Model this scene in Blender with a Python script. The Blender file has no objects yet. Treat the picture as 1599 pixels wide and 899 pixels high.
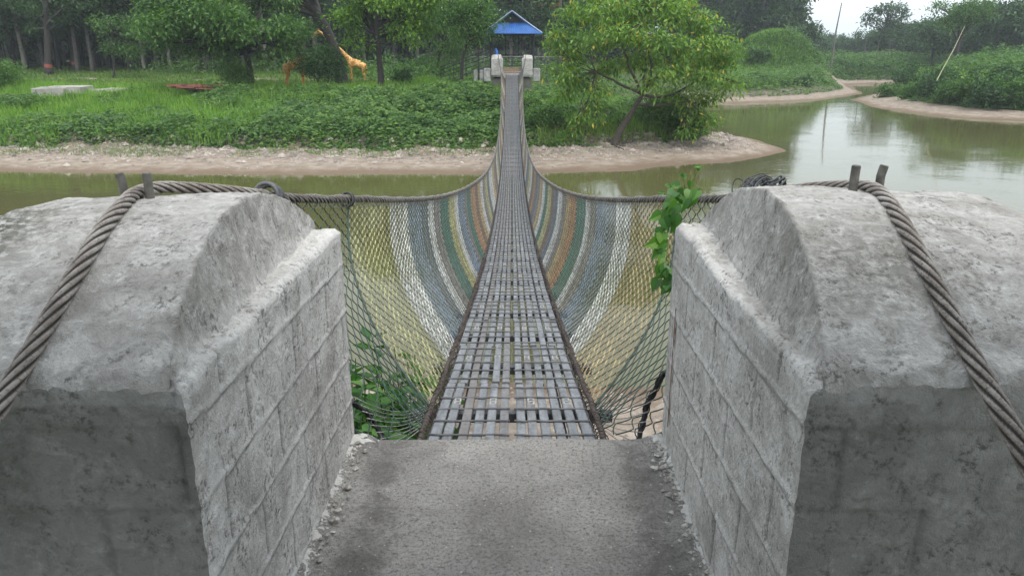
import bpy, math, random
import numpy as np
from mathutils import Vector

SC = bpy.context.scene
COL = SC.collection
rng = np.random.default_rng(7)
random.seed(7)

# ------------------------------------------------------------------ camera, sky, sun, exposure
CAM_H = 1.5
PITCH = math.radians(17.4)
FPX = 1180.0
cam_d = bpy.data.cameras.new('camera')
cam = bpy.data.objects.new('camera', cam_d); COL.objects.link(cam)
cam_d.sensor_width = 36.0
cam_d.lens = FPX / 1599 * 36.0
cam_d.clip_start = 0.05; cam_d.clip_end = 6000
cam.location = (0, 0, CAM_H)
cam.rotation_euler = (math.radians(90) - PITCH, 0, 0)
SC.camera = cam

SUN_EL, SUN_AZ = math.radians(62), math.radians(155)     # azimuth measured clockwise from +Y (high, behind the camera)
w = bpy.data.worlds.new('World'); SC.world = w; w.use_nodes = True
nt = w.node_tree; nt.nodes.clear()
wo = nt.nodes.new('ShaderNodeOutputWorld'); bg = nt.nodes.new('ShaderNodeBackground')
sky = nt.nodes.new('ShaderNodeTexSky'); sky.sky_type = 'NISHITA'; sky.sun_disc = False
sky.sun_elevation = SUN_EL; sky.sun_rotation = SUN_AZ
sky.dust_density = 4.0; sky.air_density = 1.0; sky.ozone_density = 1.0
tc = nt.nodes.new('ShaderNodeTexCoord')
nz = nt.nodes.new('ShaderNodeTexNoise'); nz.inputs['Scale'].default_value = 2.2; nz.inputs['Detail'].default_value = 5
cr = nt.nodes.new('ShaderNodeValToRGB')
cr.color_ramp.elements[0].position = 0.3; cr.color_ramp.elements[0].color = (7.4, 8.3, 9.0, 1)
cr.color_ramp.elements[1].position = 0.75; cr.color_ramp.elements[1].color = (9.6, 10.2, 10.6, 1)
mx = nt.nodes.new('ShaderNodeMix'); mx.data_type = 'RGBA'; mx.inputs[0].default_value = 0.82
nt.links.new(tc.outputs['Generated'], nz.inputs['Vector'])
nt.links.new(nz.outputs['Fac'], cr.inputs['Fac'])
nt.links.new(sky.outputs[0], mx.inputs[6]); nt.links.new(cr.outputs[0], mx.inputs[7])
sx_ = nt.nodes.new('ShaderNodeSeparateXYZ'); nt.links.new(tc.outputs['Generated'], sx_.inputs[0])
el = nt.nodes.new('ShaderNodeMapRange'); el.inputs['From Min'].default_value = 0.0; el.inputs['From Max'].default_value = 0.7; el.inputs['To Min'].default_value = 0.80; el.inputs['To Max'].default_value = 1.12
nt.links.new(sx_.outputs['Z'], el.inputs['Value'])
vm = nt.nodes.new('ShaderNodeVectorMath'); vm.operation = 'SCALE'; nt.links.new(mx.outputs[2], vm.inputs[0]); nt.links.new(el.outputs['Result'], vm.inputs['Scale'])
nt.links.new(vm.outputs[0], bg.inputs['Color'])
bg.inputs['Strength'].default_value = 0.12
nt.links.new(bg.outputs[0], wo.inputs['Surface'])

sd = bpy.data.lights.new('sun', 'SUN'); sd.energy = 1.4; sd.angle = math.radians(25); sd.color = (1.0, 0.96, 0.9)
sun = bpy.data.objects.new('sun', sd); COL.objects.link(sun)
sdir = Vector((math.sin(SUN_AZ) * math.cos(SUN_EL), math.cos(SUN_AZ) * math.cos(SUN_EL), math.sin(SUN_EL)))
sun.rotation_euler = sdir.to_track_quat('Z', 'Y').to_euler()
sun.location = (0, 0, 60)
vs = SC.view_settings
vs.view_transform = 'Standard'; vs.look = 'None'; vs.gamma = 1; vs.use_curve_mapping = False
vs.exposure = 0.72
SC.cycles.use_denoising = True
SC.cycles.max_bounces = 8
SC.cycles.transparent_max_bounces = 8
SC.cycles.volume_bounces = 0
SC.cycles.volume_step_rate = 8

# ------------------------------------------------------------------ numeric helpers
cP, sP = math.cos(PITCH), math.sin(PITCH)
def G(px, py, z):
    """point on the horizontal plane z that the photograph shows at px,py (used to measure the place)"""
    u = (px - 799.5) / FPX; v = (py - 449.5) / FPX
    s = (CAM_H - z) / (v * cP + sP)
    return (u * s, (cP - v * sP) * s)
def At(px, py, y):
    u = (px - 799.5) / FPX; v = (py - 449.5) / FPX
    s = y / (cP - v * sP)
    return (u * s, y, CAM_H - (v * cP + sP) * s)

def _h(ix, iy, iz, seed):
    with np.errstate(over='ignore'):
        h = (ix.astype(np.int64) * 374761393 + iy.astype(np.int64) * 668265263 + iz.astype(np.int64) * 2147483647 + seed * 974634777) & 0xFFFFFFFF
        h = ((h ^ (h >> 13)) * 1274126177) & 0xFFFFFFFF
        h = (h ^ (h >> 16)) & 0xFFFFFFFF
        h = ((h * 2246822519) & 0xFFFFFFFF); h = h ^ (h >> 15)
    return (h & 0xFFFFFF) / float(0xFFFFFF) * 2 - 1
def vn(p, seed=0):
    f = np.floor(p); i = f.astype(np.int64); t = p - f; t = t * t * (3 - 2 * t)
    r = 0
    for dx in (0, 1):
        wx = t[:, 0] if dx else 1 - t[:, 0]
        for dy in (0, 1):
            wy = t[:, 1] if dy else 1 - t[:, 1]
            for dz in (0, 1):
                wz = t[:, 2] if dz else 1 - t[:, 2]
                r = r + wx * wy * wz * _h(i[:, 0] + dx, i[:, 1] + dy, i[:, 2] + dz, seed)
    return r
def fbm(p, octv=3, seed=0, gain=0.5):
    p = np.asarray(p, float); r = 0; a = 1
    for o in range(octv):
        r = r + a * vn(p * (2.03 ** o) + 17.3 * o, seed + o); a *= gain
    return r
def fbm2(x, y, scale, octv=3, seed=0):
    p = np.stack([np.ravel(x) / scale, np.ravel(y) / scale, np.zeros(np.size(x)) + .37], 1)
    return fbm(p, octv, seed).reshape(np.shape(x))
def sstep(a, b, x):
    t = np.clip((x - a) / (b - a), 0, 1); return t * t * (3 - 2 * t)

class Spline:
    """natural cubic spline"""
    def __init__(s, xs, ys):
        s.x = np.array(xs, float); s.y = np.array(ys, float); n = len(xs)
        A = np.zeros((n, n)); b = np.zeros(n); h = np.diff(s.x)
        A[0, 0] = A[-1, -1] = 1
        for i in range(1, n - 1):
            A[i, i - 1] = h[i - 1]; A[i, i] = 2 * (h[i - 1] + h[i]); A[i, i + 1] = h[i]
            b[i] = 3 * ((s.y[i + 1] - s.y[i]) / h[i] - (s.y[i] - s.y[i - 1]) / h[i - 1])
        s.c = np.linalg.solve(A, b); s.h = h
    def __call__(s, q):
        q = np.asarray(q, float)
        i = np.clip(np.searchsorted(s.x, q) - 1, 0, len(s.x) - 2)
        dx = q - s.x[i]; h = s.h[i]
        bb = (s.y[i + 1] - s.y[i]) / h - h * (2 * s.c[i] + s.c[i + 1]) / 3
        return s.y[i] + bb * dx + s.c[i] * dx ** 2 + (s.c[i + 1] - s.c[i]) / (3 * h) * dx ** 3

# ------------------------------------------------------------------ mesh helpers
class MB:
    def __init__(s): s.v = []; s.f4 = []; s.f3 = []; s.n = 0; s.m4 = []; s.m3 = []
    def add(s, v, f4=None, f3=None, mi=0):
        v = np.asarray(v, float).reshape(-1, 3)
        if f4 is not None and len(f4):
            f4 = np.asarray(f4, np.int64).reshape(-1, 4) + s.n; s.f4.append(f4); s.m4.append(np.full(len(f4), mi))
        if f3 is not None and len(f3):
            f3 = np.asarray(f3, np.int64).reshape(-1, 3) + s.n; s.f3.append(f3); s.m3.append(np.full(len(f3), mi))
        s.v.append(v); s.n += len(v); return s
    def grid(s, P, mi=0, flip=False):
        a, b = P.shape[:2]; i = np.arange((a - 1) * (b - 1)); r = i // (b - 1); c = i % (b - 1); k = r * b + c
        q = np.stack([k, k + 1, k + b + 1, k + b], 1)
        if flip: q = q[:, ::-1]
        return s.add(P.reshape(-1, 3), q, mi=mi)
    def box(s, c, d, rz=0, mi=0, taper=1.0, bev=0.0):
        x, y, z = np.array(d) / 2.0
        if bev > 0:
            b = min(bev, x * .49, y * .49, z * .49)
            vs_ = []
            for zz, o in ((-z, b), (-z + b, 0), (z - b, 0), (z, b)):
                X, Y = x - o, y - o; k = b if o == 0 else b * .6
                vs_ += [(-X + k, -Y, zz), (X - k, -Y, zz), (X, -Y + k, zz), (X, Y - k, zz), (X - k, Y, zz), (-X + k, Y, zz), (-X, Y - k, zz), (-X, -Y + k, zz)]
            f4 = []; f3 = []
            for l in range(3):
                for j in range(8):
                    f4.append((l * 8 + j, l * 8 + (j + 1) % 8, l * 8 + 8 + (j + 1) % 8, l * 8 + 8 + j))
            for base, up in ((0, 0), (24, 1)):
                q = [(0, 1, 2, 7), (7, 2, 3, 6), (6, 3, 4, 5)]
                for a in q: f4.append(tuple(base + i for i in (a if up else a[::-1])))
            V = np.array(vs_)
        else:
            V = np.array([(-x, -y, -z), (x, -y, -z), (x, y, -z), (-x, y, -z), (-x, -y, z), (x, -y, z), (x, y, z), (-x, y, z)], float)
            f4 = [(0, 3, 2, 1), (4, 5, 6, 7), (0, 1, 5, 4), (1, 2, 6, 5), (2, 3, 7, 6), (3, 0, 4, 7)]; f3 = []
        if taper != 1: V[V[:, 2] > 0, :2] *= taper
        if rz: cc, ss = math.cos(rz), math.sin(rz); V = np.stack([V[:, 0] * cc - V[:, 1] * ss, V[:, 0] * ss + V[:, 1] * cc, V[:, 2]], 1)
        return s.add(V + np.array(c), f4, f3, mi)
    def tube(s, P, r, n=6, mi=0, cap=True, lobes=0, lay=.2, depth=.16):
        P = np.asarray(P, float); N = len(P)
        T = np.gradient(P, axis=0); T /= np.linalg.norm(T, axis=1)[:, None] + 1e-12
        ref = np.array([0, 0, 1.0]) if abs(T[0][2]) < .8 else np.array([1.0, 0, 0])
        A = np.cross(T, ref); bad = np.linalg.norm(A, axis=1) < .2
        if bad.any():
            ref2 = np.array([.3, 1.0, .2]); A = np.cross(T, ref2)
        A /= np.linalg.norm(A, axis=1)[:, None] + 1e-12
        B = np.cross(T, A)
        th = np.arange(n) / n * 2 * np.pi
        R = np.broadcast_to(np.asarray(r, float).reshape(-1, 1), (N, n)).copy()
        s.lobe = np.zeros(N * n + (2 if cap else 0))
        if lobes:
            L = np.concatenate([[0], np.cumsum(np.linalg.norm(np.diff(P, axis=0), axis=1))])
            ab = np.abs(np.cos(lobes / 2 * (th[None, :] - 2 * np.pi * L[:, None] / lay))); R *= (1 - depth) + depth * 1.25 * ab ** .7
            s.lobe[:N * n] = ((1 - ab) ** 1.5).ravel()
        V = P[:, None, :] + R[:, :, None] * (np.cos(th)[None, :, None] * A[:, None, :] + np.sin(th)[None, :, None] * B[:, None, :])
        i = np.arange((N - 1) * n); a = i // n; c = i % n
        q = np.stack([a * n + c, a * n + (c + 1) % n, (a + 1) * n + (c + 1) % n, (a + 1) * n + c], 1)
        V = V.reshape(-1, 3); f3 = []
        if cap:
            V = np.concatenate([V, P[:1], P[-1:]]); k = N * n
            f3 = [(k, (j + 1) % n, j) for j in range(n)] + [(k + 1, (N - 1) * n + j, (N - 1) * n + (j + 1) % n) for j in range(n)]
        return s.add(V, q, f3, mi)
    def tubes(s, P, r, n=3, mi=0):
        """many tubes at once: P (K,N,3)"""
        K, N = P.shape[:2]
        T = np.gradient(P, axis=1); T /= np.linalg.norm(T, axis=2)[..., None] + 1e-12
        ref = np.array([1.0, .12, .07]); A = np.cross(T, ref); A /= np.linalg.norm(A, axis=2)[..., None] + 1e-12
        B = np.cross(T, A); th = np.arange(n) / n * 2 * np.pi
        r = np.broadcast_to(np.asarray(r, float).reshape(-1, 1), (K, N))
        V = P[:, :, None, :] + r[:, :, None, None] * (np.cos(th)[:, None] * A[:, :, None, :] + np.sin(th)[:, None] * B[:, :, None, :])
        k, a, c = np.meshgrid(np.arange(K), np.arange(N - 1), np.arange(n), indexing='ij')
        b = k * N * n
        q = np.stack([b + a * n + c, b + a * n + (c + 1) % n, b + (a + 1) * n + (c + 1) % n, b + (a + 1) * n + c], -1).reshape(-1, 4)
        return s.add(V.reshape(-1, 3), q, mi=mi)
    def leaves(s, C, D, L, W, mi=0, fold=.25, up=None):
        """rhombic folded leaves: base C, direction D, length L, width W"""
        C = np.asarray(C, float); n = len(C); D = D / (np.linalg.norm(D, axis=1)[:, None] + 1e-9)
        rv = rng.normal(size=(n, 3)) if up is None else np.asarray(up) + rng.normal(size=(n, 3)) * .35
        S = np.cross(D, rv); S /= np.linalg.norm(S, axis=1)[:, None] + 1e-9
        N = np.cross(S, D); L = np.broadcast_to(np.asarray(L, float), (n,))[:, None]; W = np.broadcast_to(np.asarray(W, float), (n,))[:, None]
        V = np.stack([C, C + D * L * .45 + S * W * .5 + N * W * fold, C + D * L, C + D * L * .45 - S * W * .5 + N * W * fold], 1)
        k = np.arange(n) * 4
        f3 = np.concatenate([np.stack([k, k + 1, k + 2], 1), np.stack([k, k + 2, k + 3], 1)])
        return s.add(V.reshape(-1, 3), f3=f3, mi=mi)
    def blades(s, C, H, W, bend, mi=0):
        n = len(C); a = rng.uniform(0, 2 * np.pi, n); d = np.stack([np.cos(a), np.sin(a), a * 0], 1)
        b = rng.uniform(0, 2 * np.pi, n); e = np.stack([np.cos(b), np.sin(b), b * 0], 1)
        H = np.asarray(H).reshape(-1, 1); W = np.asarray(W).reshape(-1, 1); bd = np.asarray(bend).reshape(-1, 1)
        z = np.array([0, 0, 1.0])
        V = np.stack([C - d * W / 2, C + d * W / 2, C + d * W * .35 + e * bd * H * .3 + z * H * .6, C - d * W * .35 + e * bd * H * .3 + z * H * .6, C + e * bd * H + z * H * .95], 1)
        k = np.arange(n) * 5
        return s.add(V.reshape(-1, 3), np.stack([k, k + 1, k + 2, k + 3], 1), np.stack([k + 3, k + 2, k + 4], 1), mi)
    def build(s, name, mats, parent=None, smooth=False, attrs=None, link=True):
        V = np.concatenate(s.v); me = bpy.data.meshes.new(name)
        f4 = np.concatenate(s.f4) if s.f4 else np.zeros((0, 4), int); f3 = np.concatenate(s.f3) if s.f3 else np.zeros((0, 3), int)
        me.vertices.add(len(V)); me.vertices.foreach_set('co', V.astype(np.float32).ravel())
        nl = len(f4) * 4 + len(f3) * 3; me.loops.add(nl)
        me.loops.foreach_set('vertex_index', np.concatenate([f4.ravel(), f3.ravel()]).astype(np.int32))
        npoly = len(f4) + len(f3); me.polygons.add(npoly)
        ls = np.concatenate([np.arange(len(f4)) * 4, len(f4) * 4 + np.arange(len(f3)) * 3]).astype(np.int32)
        me.polygons.foreach_set('loop_start', ls)
        if not isinstance(mats, (list, tuple)): mats = [mats]
        for m in mats: me.materials.append(m)
        if len(mats) > 1:
            me.polygons.foreach_set('material_index', np.concatenate(s.m4 + s.m3).astype(np.int32))
        me.polygons.foreach_set('use_smooth', np.full(npoly, bool(smooth)))
        me.update(calc_edges=True)
        if attrs:
            for k, a in attrs.items():
                at = me.attributes.new(k, 'FLOAT', 'POINT'); at.data.foreach_set('value', np.asarray(a, np.float32).ravel())
        o = bpy.data.objects.new(name, me)
        if link: COL.objects.link(o)
        if parent is not None: o.parent = parent
        return o

def tag(o, label, cat, group=None):
    o['label'] = label; o['category'] = cat
    if group: o['group'] = group
    return o
def kind(o, k): o['kind'] = k; return o
def thing(name, label, cat, loc=(0, 0, 0), rz=0, group=None):
    o = bpy.data.objects.new(name, None); COL.objects.link(o); o.location = loc; o.rotation_euler = (0, 0, rz)
    o.empty_display_size = .2
    return tag(o, label, cat, group)
def copy_tree(o, parent=None, label=None, group=None):
    c = o.copy(); COL.objects.link(c); c.parent = parent
    if parent is None:
        if label: c['label'] = label
        if group: c['group'] = group
    for ch in [x for x in bpy.data.objects if x.parent == o]: copy_tree(ch, c)
    return c

# ------------------------------------------------------------------ material helpers
class Mat:
    def __init__(s, name):
        s.m = bpy.data.materials.new(name); s.m.use_nodes = True; s.t = s.m.node_tree; s.t.nodes.clear()
        s.out = s.n('ShaderNodeOutputMaterial'); s.b = s.n('ShaderNodeBsdfPrincipled')
        s.l(s.b.outputs[0], s.out.inputs[0])
    def n(s, k, **kw):
        x = s.t.nodes.new(k)
        for a, b in kw.items():
            if hasattr(x, a): setattr(x, a, b)
            else: x.inputs[a].default_value = b
        return x
    def l(s, a, b): s.t.links.new(a, b)
    def coord(s, kind_='Object'): return s.n('ShaderNodeTexCoord').outputs[kind_]
    def noise(s, scale, detail=4, rough=.55, vec=None, dist=0.0):
        x = s.n('ShaderNodeTexNoise'); x.inputs['Scale'].default_value = scale; x.inputs['Detail'].default_value = detail
        x.inputs['Roughness'].default_value = rough; x.inputs['Distortion'].default_value = dist
        s.l(vec if vec is not None else s.coord(), x.inputs['Vector']); return x.outputs['Fac']
    def ramp(s, fac, *stops):
        x = s.n('ShaderNodeValToRGB'); e = x.color_ramp.elements
        while len(e) < len(stops): e.new(.5)
        for i, (p, c) in enumerate(stops):
            e[i].position = p; e[i].color = (*c, 1) if not isinstance(c, (int, float)) else (c, c, c, 1)
        s.l(fac, x.inputs[0]); return x.outputs[0]
    def mix(s, fac, a, b, mode='MIX'):
        x = s.n('ShaderNodeMix'); x.data_type = 'RGBA'; x.blend_type = mode
        for sock, val in ((x.inputs[0], fac), (x.inputs[6], a), (x.inputs[7], b)):
            if isinstance(val, bpy.types.NodeSocket): s.l(val, sock)
            elif isinstance(val, (int, float)): sock.default_value = val
            else: sock.default_value = (*val, 1)
        return x.outputs[2]
    def math(s, op, a, b=None, c=None):
        x = s.n('ShaderNodeMath'); x.operation = op
        for i, val in enumerate((a, b, c)):
            if val is None: continue
            if isinstance(val, bpy.types.NodeSocket): s.l(val, x.inputs[i])
            else: x.inputs[i].default_value = val
        return x.outputs[0]
    def attr(s, name): return s.n('ShaderNodeAttribute', attribute_name=name).outputs['Fac']
    def col(s, c):
        if isinstance(c, bpy.types.NodeSocket): s.l(c, s.b.inputs['Base Color'])
        else: s.b.inputs['Base Color'].default_value = (*c, 1)
        return s
    def rough(s, r):
        if isinstance(r, bpy.types.NodeSocket): s.l(r, s.b.inputs['Roughness'])
        else: s.b.inputs['Roughness'].default_value = r
        return s
    def bump(s, h, dist, strength=1.0):
        x = s.n('ShaderNodeBump'); x.inputs['Distance'].default_value = dist; x.inputs['Strength'].default_value = strength
        s.l(h, x.inputs['Height']); s.l(x.outputs[0], s.b.inputs['Normal']); return s

def foliage(name, c1, c2, c3, trans=.3, patch=2.5, rough=.5, extra=None):
    m = Mat(name); g = m.n('ShaderNodeNewGeometry')
    stops = [(0.0, c1), (.55, c2), (1.0, c3)]
    a = m.ramp(g.outputs['Random Per Island'], *stops)
    if extra:
        a = m.mix(m.math('GREATER_THAN', g.outputs['Random Per Island'], extra[0]), a, extra[1])
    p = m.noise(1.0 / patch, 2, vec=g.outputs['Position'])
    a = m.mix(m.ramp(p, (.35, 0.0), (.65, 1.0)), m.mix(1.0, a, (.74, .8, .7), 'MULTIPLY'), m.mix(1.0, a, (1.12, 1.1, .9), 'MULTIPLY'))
    m.col(a); m.rough(rough); m.b.inputs['Specular IOR Level'].default_value = .35
    t = m.n('ShaderNodeBsdfTranslucent'); ms = m.n('ShaderNodeMixShader'); ms.inputs[0].default_value = trans
    m.l(m.mix(1.0, a, (1.5, 1.6, .7), 'MULTIPLY'), t.inputs[0])
    m.l(m.b.outputs[0], ms.inputs[1]); m.l(t.outputs[0], ms.inputs[2]); m.l(ms.outputs[0], m.out.inputs[0])
    return m.m
def simple(name, c, rough=.6, var=.25, scale=8, metal=0.0, bump=0.0, c2=None):
    m = Mat(name); n = m.noise(scale, 5)
    d = tuple(x * (1 - var) for x in c); h = tuple(min(1, x * (1 + var)) for x in c)
    m.col(m.ramp(n, (.3, d), (.7, c2 or h))); m.rough(rough); m.b.inputs['Metallic'].default_value = metal
    if bump: m.bump(m.noise(scale * 4, 4), bump)
    return m.m

# concrete with weathered whitewash: attribute 'wear' (0 bare cement .. 1 white limewash)
def concrete(name, bare, white, dark, fine=70):
    m = Mat(name); p = m.coord()
    big = m.noise(2.6, 5, .6, p, .8); mid = m.noise(13, 6, .7, p, .8); fin = m.noise(fine, 5, .7, p); grit = m.noise(300, 2, .5, p)
    wr = m.math('ADD', m.attr('wear'), m.math('MULTIPLY', m.math('SUBTRACT', mid, .5), 1.5))
    a = m.mix(m.ramp(wr, (.2, 0.0), (.8, 1.0)), bare, white)
    a = m.mix(m.math('MULTIPLY', m.ramp(big, (.45, 0.0), (.66, 1.0)), .5), a, dark)
    # granular grime gathering in patches
    pat = m.ramp(m.noise(7, 4, .6, p, 1.5), (.46, .12), (.62, 1.0))
    sp = m.math('MULTIPLY', m.ramp(fin, (.40, 1.0), (.50, 0.0)), pat); a = m.mix(m.math('MULTIPLY', sp, .8), a, tuple(x * .35 for x in bare))
    wh = m.math('MULTIPLY', m.ramp(fin, (.56, 0.0), (.66, 1.0)), m.ramp(mid, (.45, .1), (.6, 1.0))); a = m.mix(m.math('MULTIPLY', wh, .4), a, tuple(min(.8, x * 1.35) for x in white))
    # hair cracks
    wv_ = m.n('ShaderNodeVectorMath'); wv_.operation = 'ADD'; nn = m.n('ShaderNodeTexNoise'); nn.inputs['Scale'].default_value = 9; nn.inputs['Detail'].default_value = 4; m.l(p, nn.inputs['Vector'])
    sc_ = m.n('ShaderNodeVectorMath'); sc_.operation = 'SCALE'; sc_.inputs['Scale'].default_value = .22; m.l(nn.outputs['Color'], sc_.inputs[0]); m.l(p, wv_.inputs[0]); m.l(sc_.outputs[0], wv_.inputs[1])
    vo = m.n('ShaderNodeTexVoronoi'); vo.feature = 'DISTANCE_TO_EDGE'; vo.inputs['Scale'].default_value = 2.6; m.l(wv_.outputs[0], vo.inputs['Vector'])
    ck = m.math('MULTIPLY', m.math('MULTIPLY', m.ramp(vo.outputs['Distance'], (.002, 1.0), (.0055, 0.0)), m.ramp(m.noise(3.1, 2, .5, p), (.62, 0.0), (.68, 1.0))), .0 if fine < 60 else 1.0)
    a = m.mix(m.math('MULTIPLY', ck, .6), a, tuple(x * .25 for x in bare))
    ms = m.math('MULTIPLY', m.attr('moss'), m.ramp(m.noise(38, 5, .75, p), (.42, 0.0), (.54, 1.0))); a = m.mix(m.math('MULTIPLY', ms, .85), a, (.045, .05, .03))
    gd = m.attr('groove'); a = m.mix(m.math('MULTIPLY', gd, .75), a, tuple(x * .3 for x in bare))
    m.col(a); m.rough(.92); m.b.inputs['Specular IOR Level'].default_value = .2
    h = m.math('ADD', m.math('MULTIPLY', fin, .8), m.math('ADD', m.math('MULTIPLY', mid, 1.3), m.math('MULTIPLY', grit, .2)))
    h = m.math('SUBTRACT', h, m.math('MULTIPLY', ck, .5))
    m.bump(h, .011, 1.0); return m.m

M = {}
M['wash'] = concrete('limewashed_concrete', (.305, .288, .265), (.61, .588, .56), (.20, .185, .162))
M['cement'] = concrete('dark_cement', (.235, .228, .210), (.36, .35, .33), (.135, .135, .122), 50)  # darker concrete tone for the near faces of the blocks
def floor_mat():
    m = Mat('floor_concrete'); p = m.coord()
    big = m.noise(2.6, 5, .65, p, .6); fin = m.noise(75, 6, .8, p); grit = m.noise(260, 3, .7, p)
    a = m.ramp(big, (.32, (.22, .205, .19)), (.66, (.40, .38, .355)))
    dk = m.math('ADD', m.attr('dirt'), m.math('MULTIPLY', m.math('SUBTRACT', m.noise(9, 5, .7, p, .8), .5), 1.6))
    a = m.mix(m.ramp(dk, (.35, 0.0), (.8, .75)), a, (.10, .092, .082))
    a = m.mix(m.ramp(fin, (.38, .8), (.50, 0.0)), a, (.085, .08, .072))
    a = m.mix(m.ramp(fin, (.58, 0.0), (.68, .45)), a, (.50, .48, .45))
    a = m.mix(m.ramp(grit, (.38, .6), (.48, 0.0)), a, (.09, .085, .08))
    pb = m.n('ShaderNodeTexVoronoi'); pb.inputs['Scale'].default_value = 38; m.l(p, pb.inputs['Vector'])
    a = m.mix(m.ramp(pb.outputs['Distance'], (.10, .75), (.14, 0.0)), a, m.ramp(m.noise(30, 2, .5, p), (.45, (.08, .075, .07)), (.55, (.55, .53, .5))))
    st = m.noise(5.0, 3, .5, p, .4); a = m.mix(m.ramp(st, (.68, 0.0), (.72, .45)), a, (.12, .07, .06))
    wr = m.math('ADD', m.attr('wear'), m.math('MULTIPLY', m.math('SUBTRACT', m.noise(24, 6, .8, p, 1.2), .5), 2.4))
    a = m.mix(m.ramp(wr, (.66, 0.0), (.72, 1.0)), a, (.62, .60, .565))
    m.col(a); m.rough(.95)
    m.bump(m.math('ADD', m.math('MULTIPLY', fin, 1.0), m.math('ADD', grit, m.ramp(wr, (.66, 0.0), (.74, .8)))), .006, 1.0); return m.m
M['floor'] = floor_mat()
M['rope'] = None
def rope_mat():
    m = Mat('weathered_rope'); p = m.coord()
    a = m.ramp(m.noise(9, 5, .7, p), (.3, (.13, .105, .088)), (.5, (.27, .235, .205)), (.7, (.44, .41, .375)))
    a = m.mix(m.ramp(m.noise(120, 3, .6, p), (.35, .6), (.45, 0.0)), a, (.05, .04, .035))
    a = m.mix(m.ramp(m.attr('groove'), (.12, 0.0), (.5, .95)), a, (.025, .02, .017))
    m.col(a); m.rough(.85); m.bump(m.noise(160, 4, .7, p), .004); return m.m
M['rope'] = rope_mat()
M['rope_dark'] = simple('dark_rope', (.035, .03, .03), .6, .5, 40, bump=.002)
M['rust'] = simple('rusty_wire', (.055, .040, .034), .8, .6, 60, bump=.002)
M['steel'] = simple('galvanised_steel', (.10, .10, .105), .5, .5, 20, .3, .001)
M['black_wire'] = simple('black_wire', (.02, .02, .022), .45, .4, 30)
M['pale_wire'] = simple('pale_wire', (.30, .29, .275), .5, .5, 60, .3)
def deck_mat():
    m = Mat('worn_deck_paint'); p = m.coord(); g = m.n('ShaderNodeNewGeometry')
    mp = m.n('ShaderNodeMapping'); mp.inputs['Scale'].default_value = (18, 3.0, 4); m.l(p, mp.inputs[0])
    n1 = m.noise(1.2, 5, .65, mp.outputs[0]); n2 = m.noise(60, 4, .6, p)
    a = m.ramp(n1, (.28, (.09, .082, .080)), (.45, (.15, .155, .165)), (.62, (.22, .226, .238)), (.8, (.32, .325, .335)))
    a = m.mix(m.ramp(g.outputs['Random Per Island'], (.0, .7), (.45, 0.0)), a, (.15, .115, .095))
    a = m.mix(m.ramp(n2, (.33, .7), (.45, 0.0)), a, (.06, .055, .05))
    m.col(a); m.rough(.5); m.b.inputs['Metallic'].default_value = .15; m.bump(n2, .002); return m.m
M['deck'] = deck_mat()
def net_mat(name, c):
    m = Mat(name); g = m.n('ShaderNodeNewGeometry')
    r = g.outputs['Random Per Island']; n = m.noise(9, 4, .6)
    a = m.ramp(r, (0.0, tuple(x * .55 for x in c)), (.5, c), (1.0, tuple(min(.8, x * 1.35) for x in c)))
    a = m.mix(m.ramp(n, (.4, .5), (.6, 0.0)), a, (.07, .06, .045)); a = m.mix(m.ramp(m.noise(55, 3, .6), (.40, .8), (.48, 0.0)), a, (.03, .028, .022))
    m.col(a); m.rough(.55); return m.m
NETC = dict(green=(.022, .065, .048), yellow=(.36, .345, .16), white=(.50, .50, .48), blue=(.15, .20, .265), grey=(.19, .18, .165),
            teal=(.05, .14, .105), orange=(.33, .19, .095), brown=(.17, .115, .08), gold=(.38, .29, .15), slate=(.11, .135, .16))
for k, c in NETC.items(): M['net_' + k] = net_mat('net_' + k, c)
M['bark'] = simple('bark', (.075, .062, .05), .9, .45, 12, bump=.02)
M['bark_dark'] = simple('dark_bark', (.035, .03, .027), .9, .4, 12, bump=.02)
M['bark_pale'] = simple('pale_bark', (.15, .14, .12), .9, .4, 6, bump=.01)
M['band'] = simple('red_band_paint', (.30, .08, .05), .8, .3, 6)
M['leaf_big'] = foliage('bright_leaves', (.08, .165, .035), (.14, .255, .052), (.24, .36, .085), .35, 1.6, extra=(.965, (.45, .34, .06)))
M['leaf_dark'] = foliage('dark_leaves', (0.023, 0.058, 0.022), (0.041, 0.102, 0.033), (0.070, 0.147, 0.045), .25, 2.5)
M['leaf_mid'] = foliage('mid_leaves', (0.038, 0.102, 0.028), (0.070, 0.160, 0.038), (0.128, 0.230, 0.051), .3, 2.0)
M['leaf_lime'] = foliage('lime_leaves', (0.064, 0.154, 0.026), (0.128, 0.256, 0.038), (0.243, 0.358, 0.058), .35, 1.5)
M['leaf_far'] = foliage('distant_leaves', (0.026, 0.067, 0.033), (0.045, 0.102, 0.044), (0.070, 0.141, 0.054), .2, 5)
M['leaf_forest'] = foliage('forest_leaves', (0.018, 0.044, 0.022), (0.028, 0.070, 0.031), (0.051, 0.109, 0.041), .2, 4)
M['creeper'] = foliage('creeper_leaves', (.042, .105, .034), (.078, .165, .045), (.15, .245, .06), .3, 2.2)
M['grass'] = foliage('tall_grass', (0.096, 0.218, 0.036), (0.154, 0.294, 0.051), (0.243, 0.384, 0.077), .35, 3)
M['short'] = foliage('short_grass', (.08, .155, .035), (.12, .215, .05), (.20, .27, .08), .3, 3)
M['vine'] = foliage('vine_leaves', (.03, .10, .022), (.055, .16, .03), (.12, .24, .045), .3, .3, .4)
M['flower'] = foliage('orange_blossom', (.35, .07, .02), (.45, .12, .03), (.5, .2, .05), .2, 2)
M['blue_roof'] = None
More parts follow.
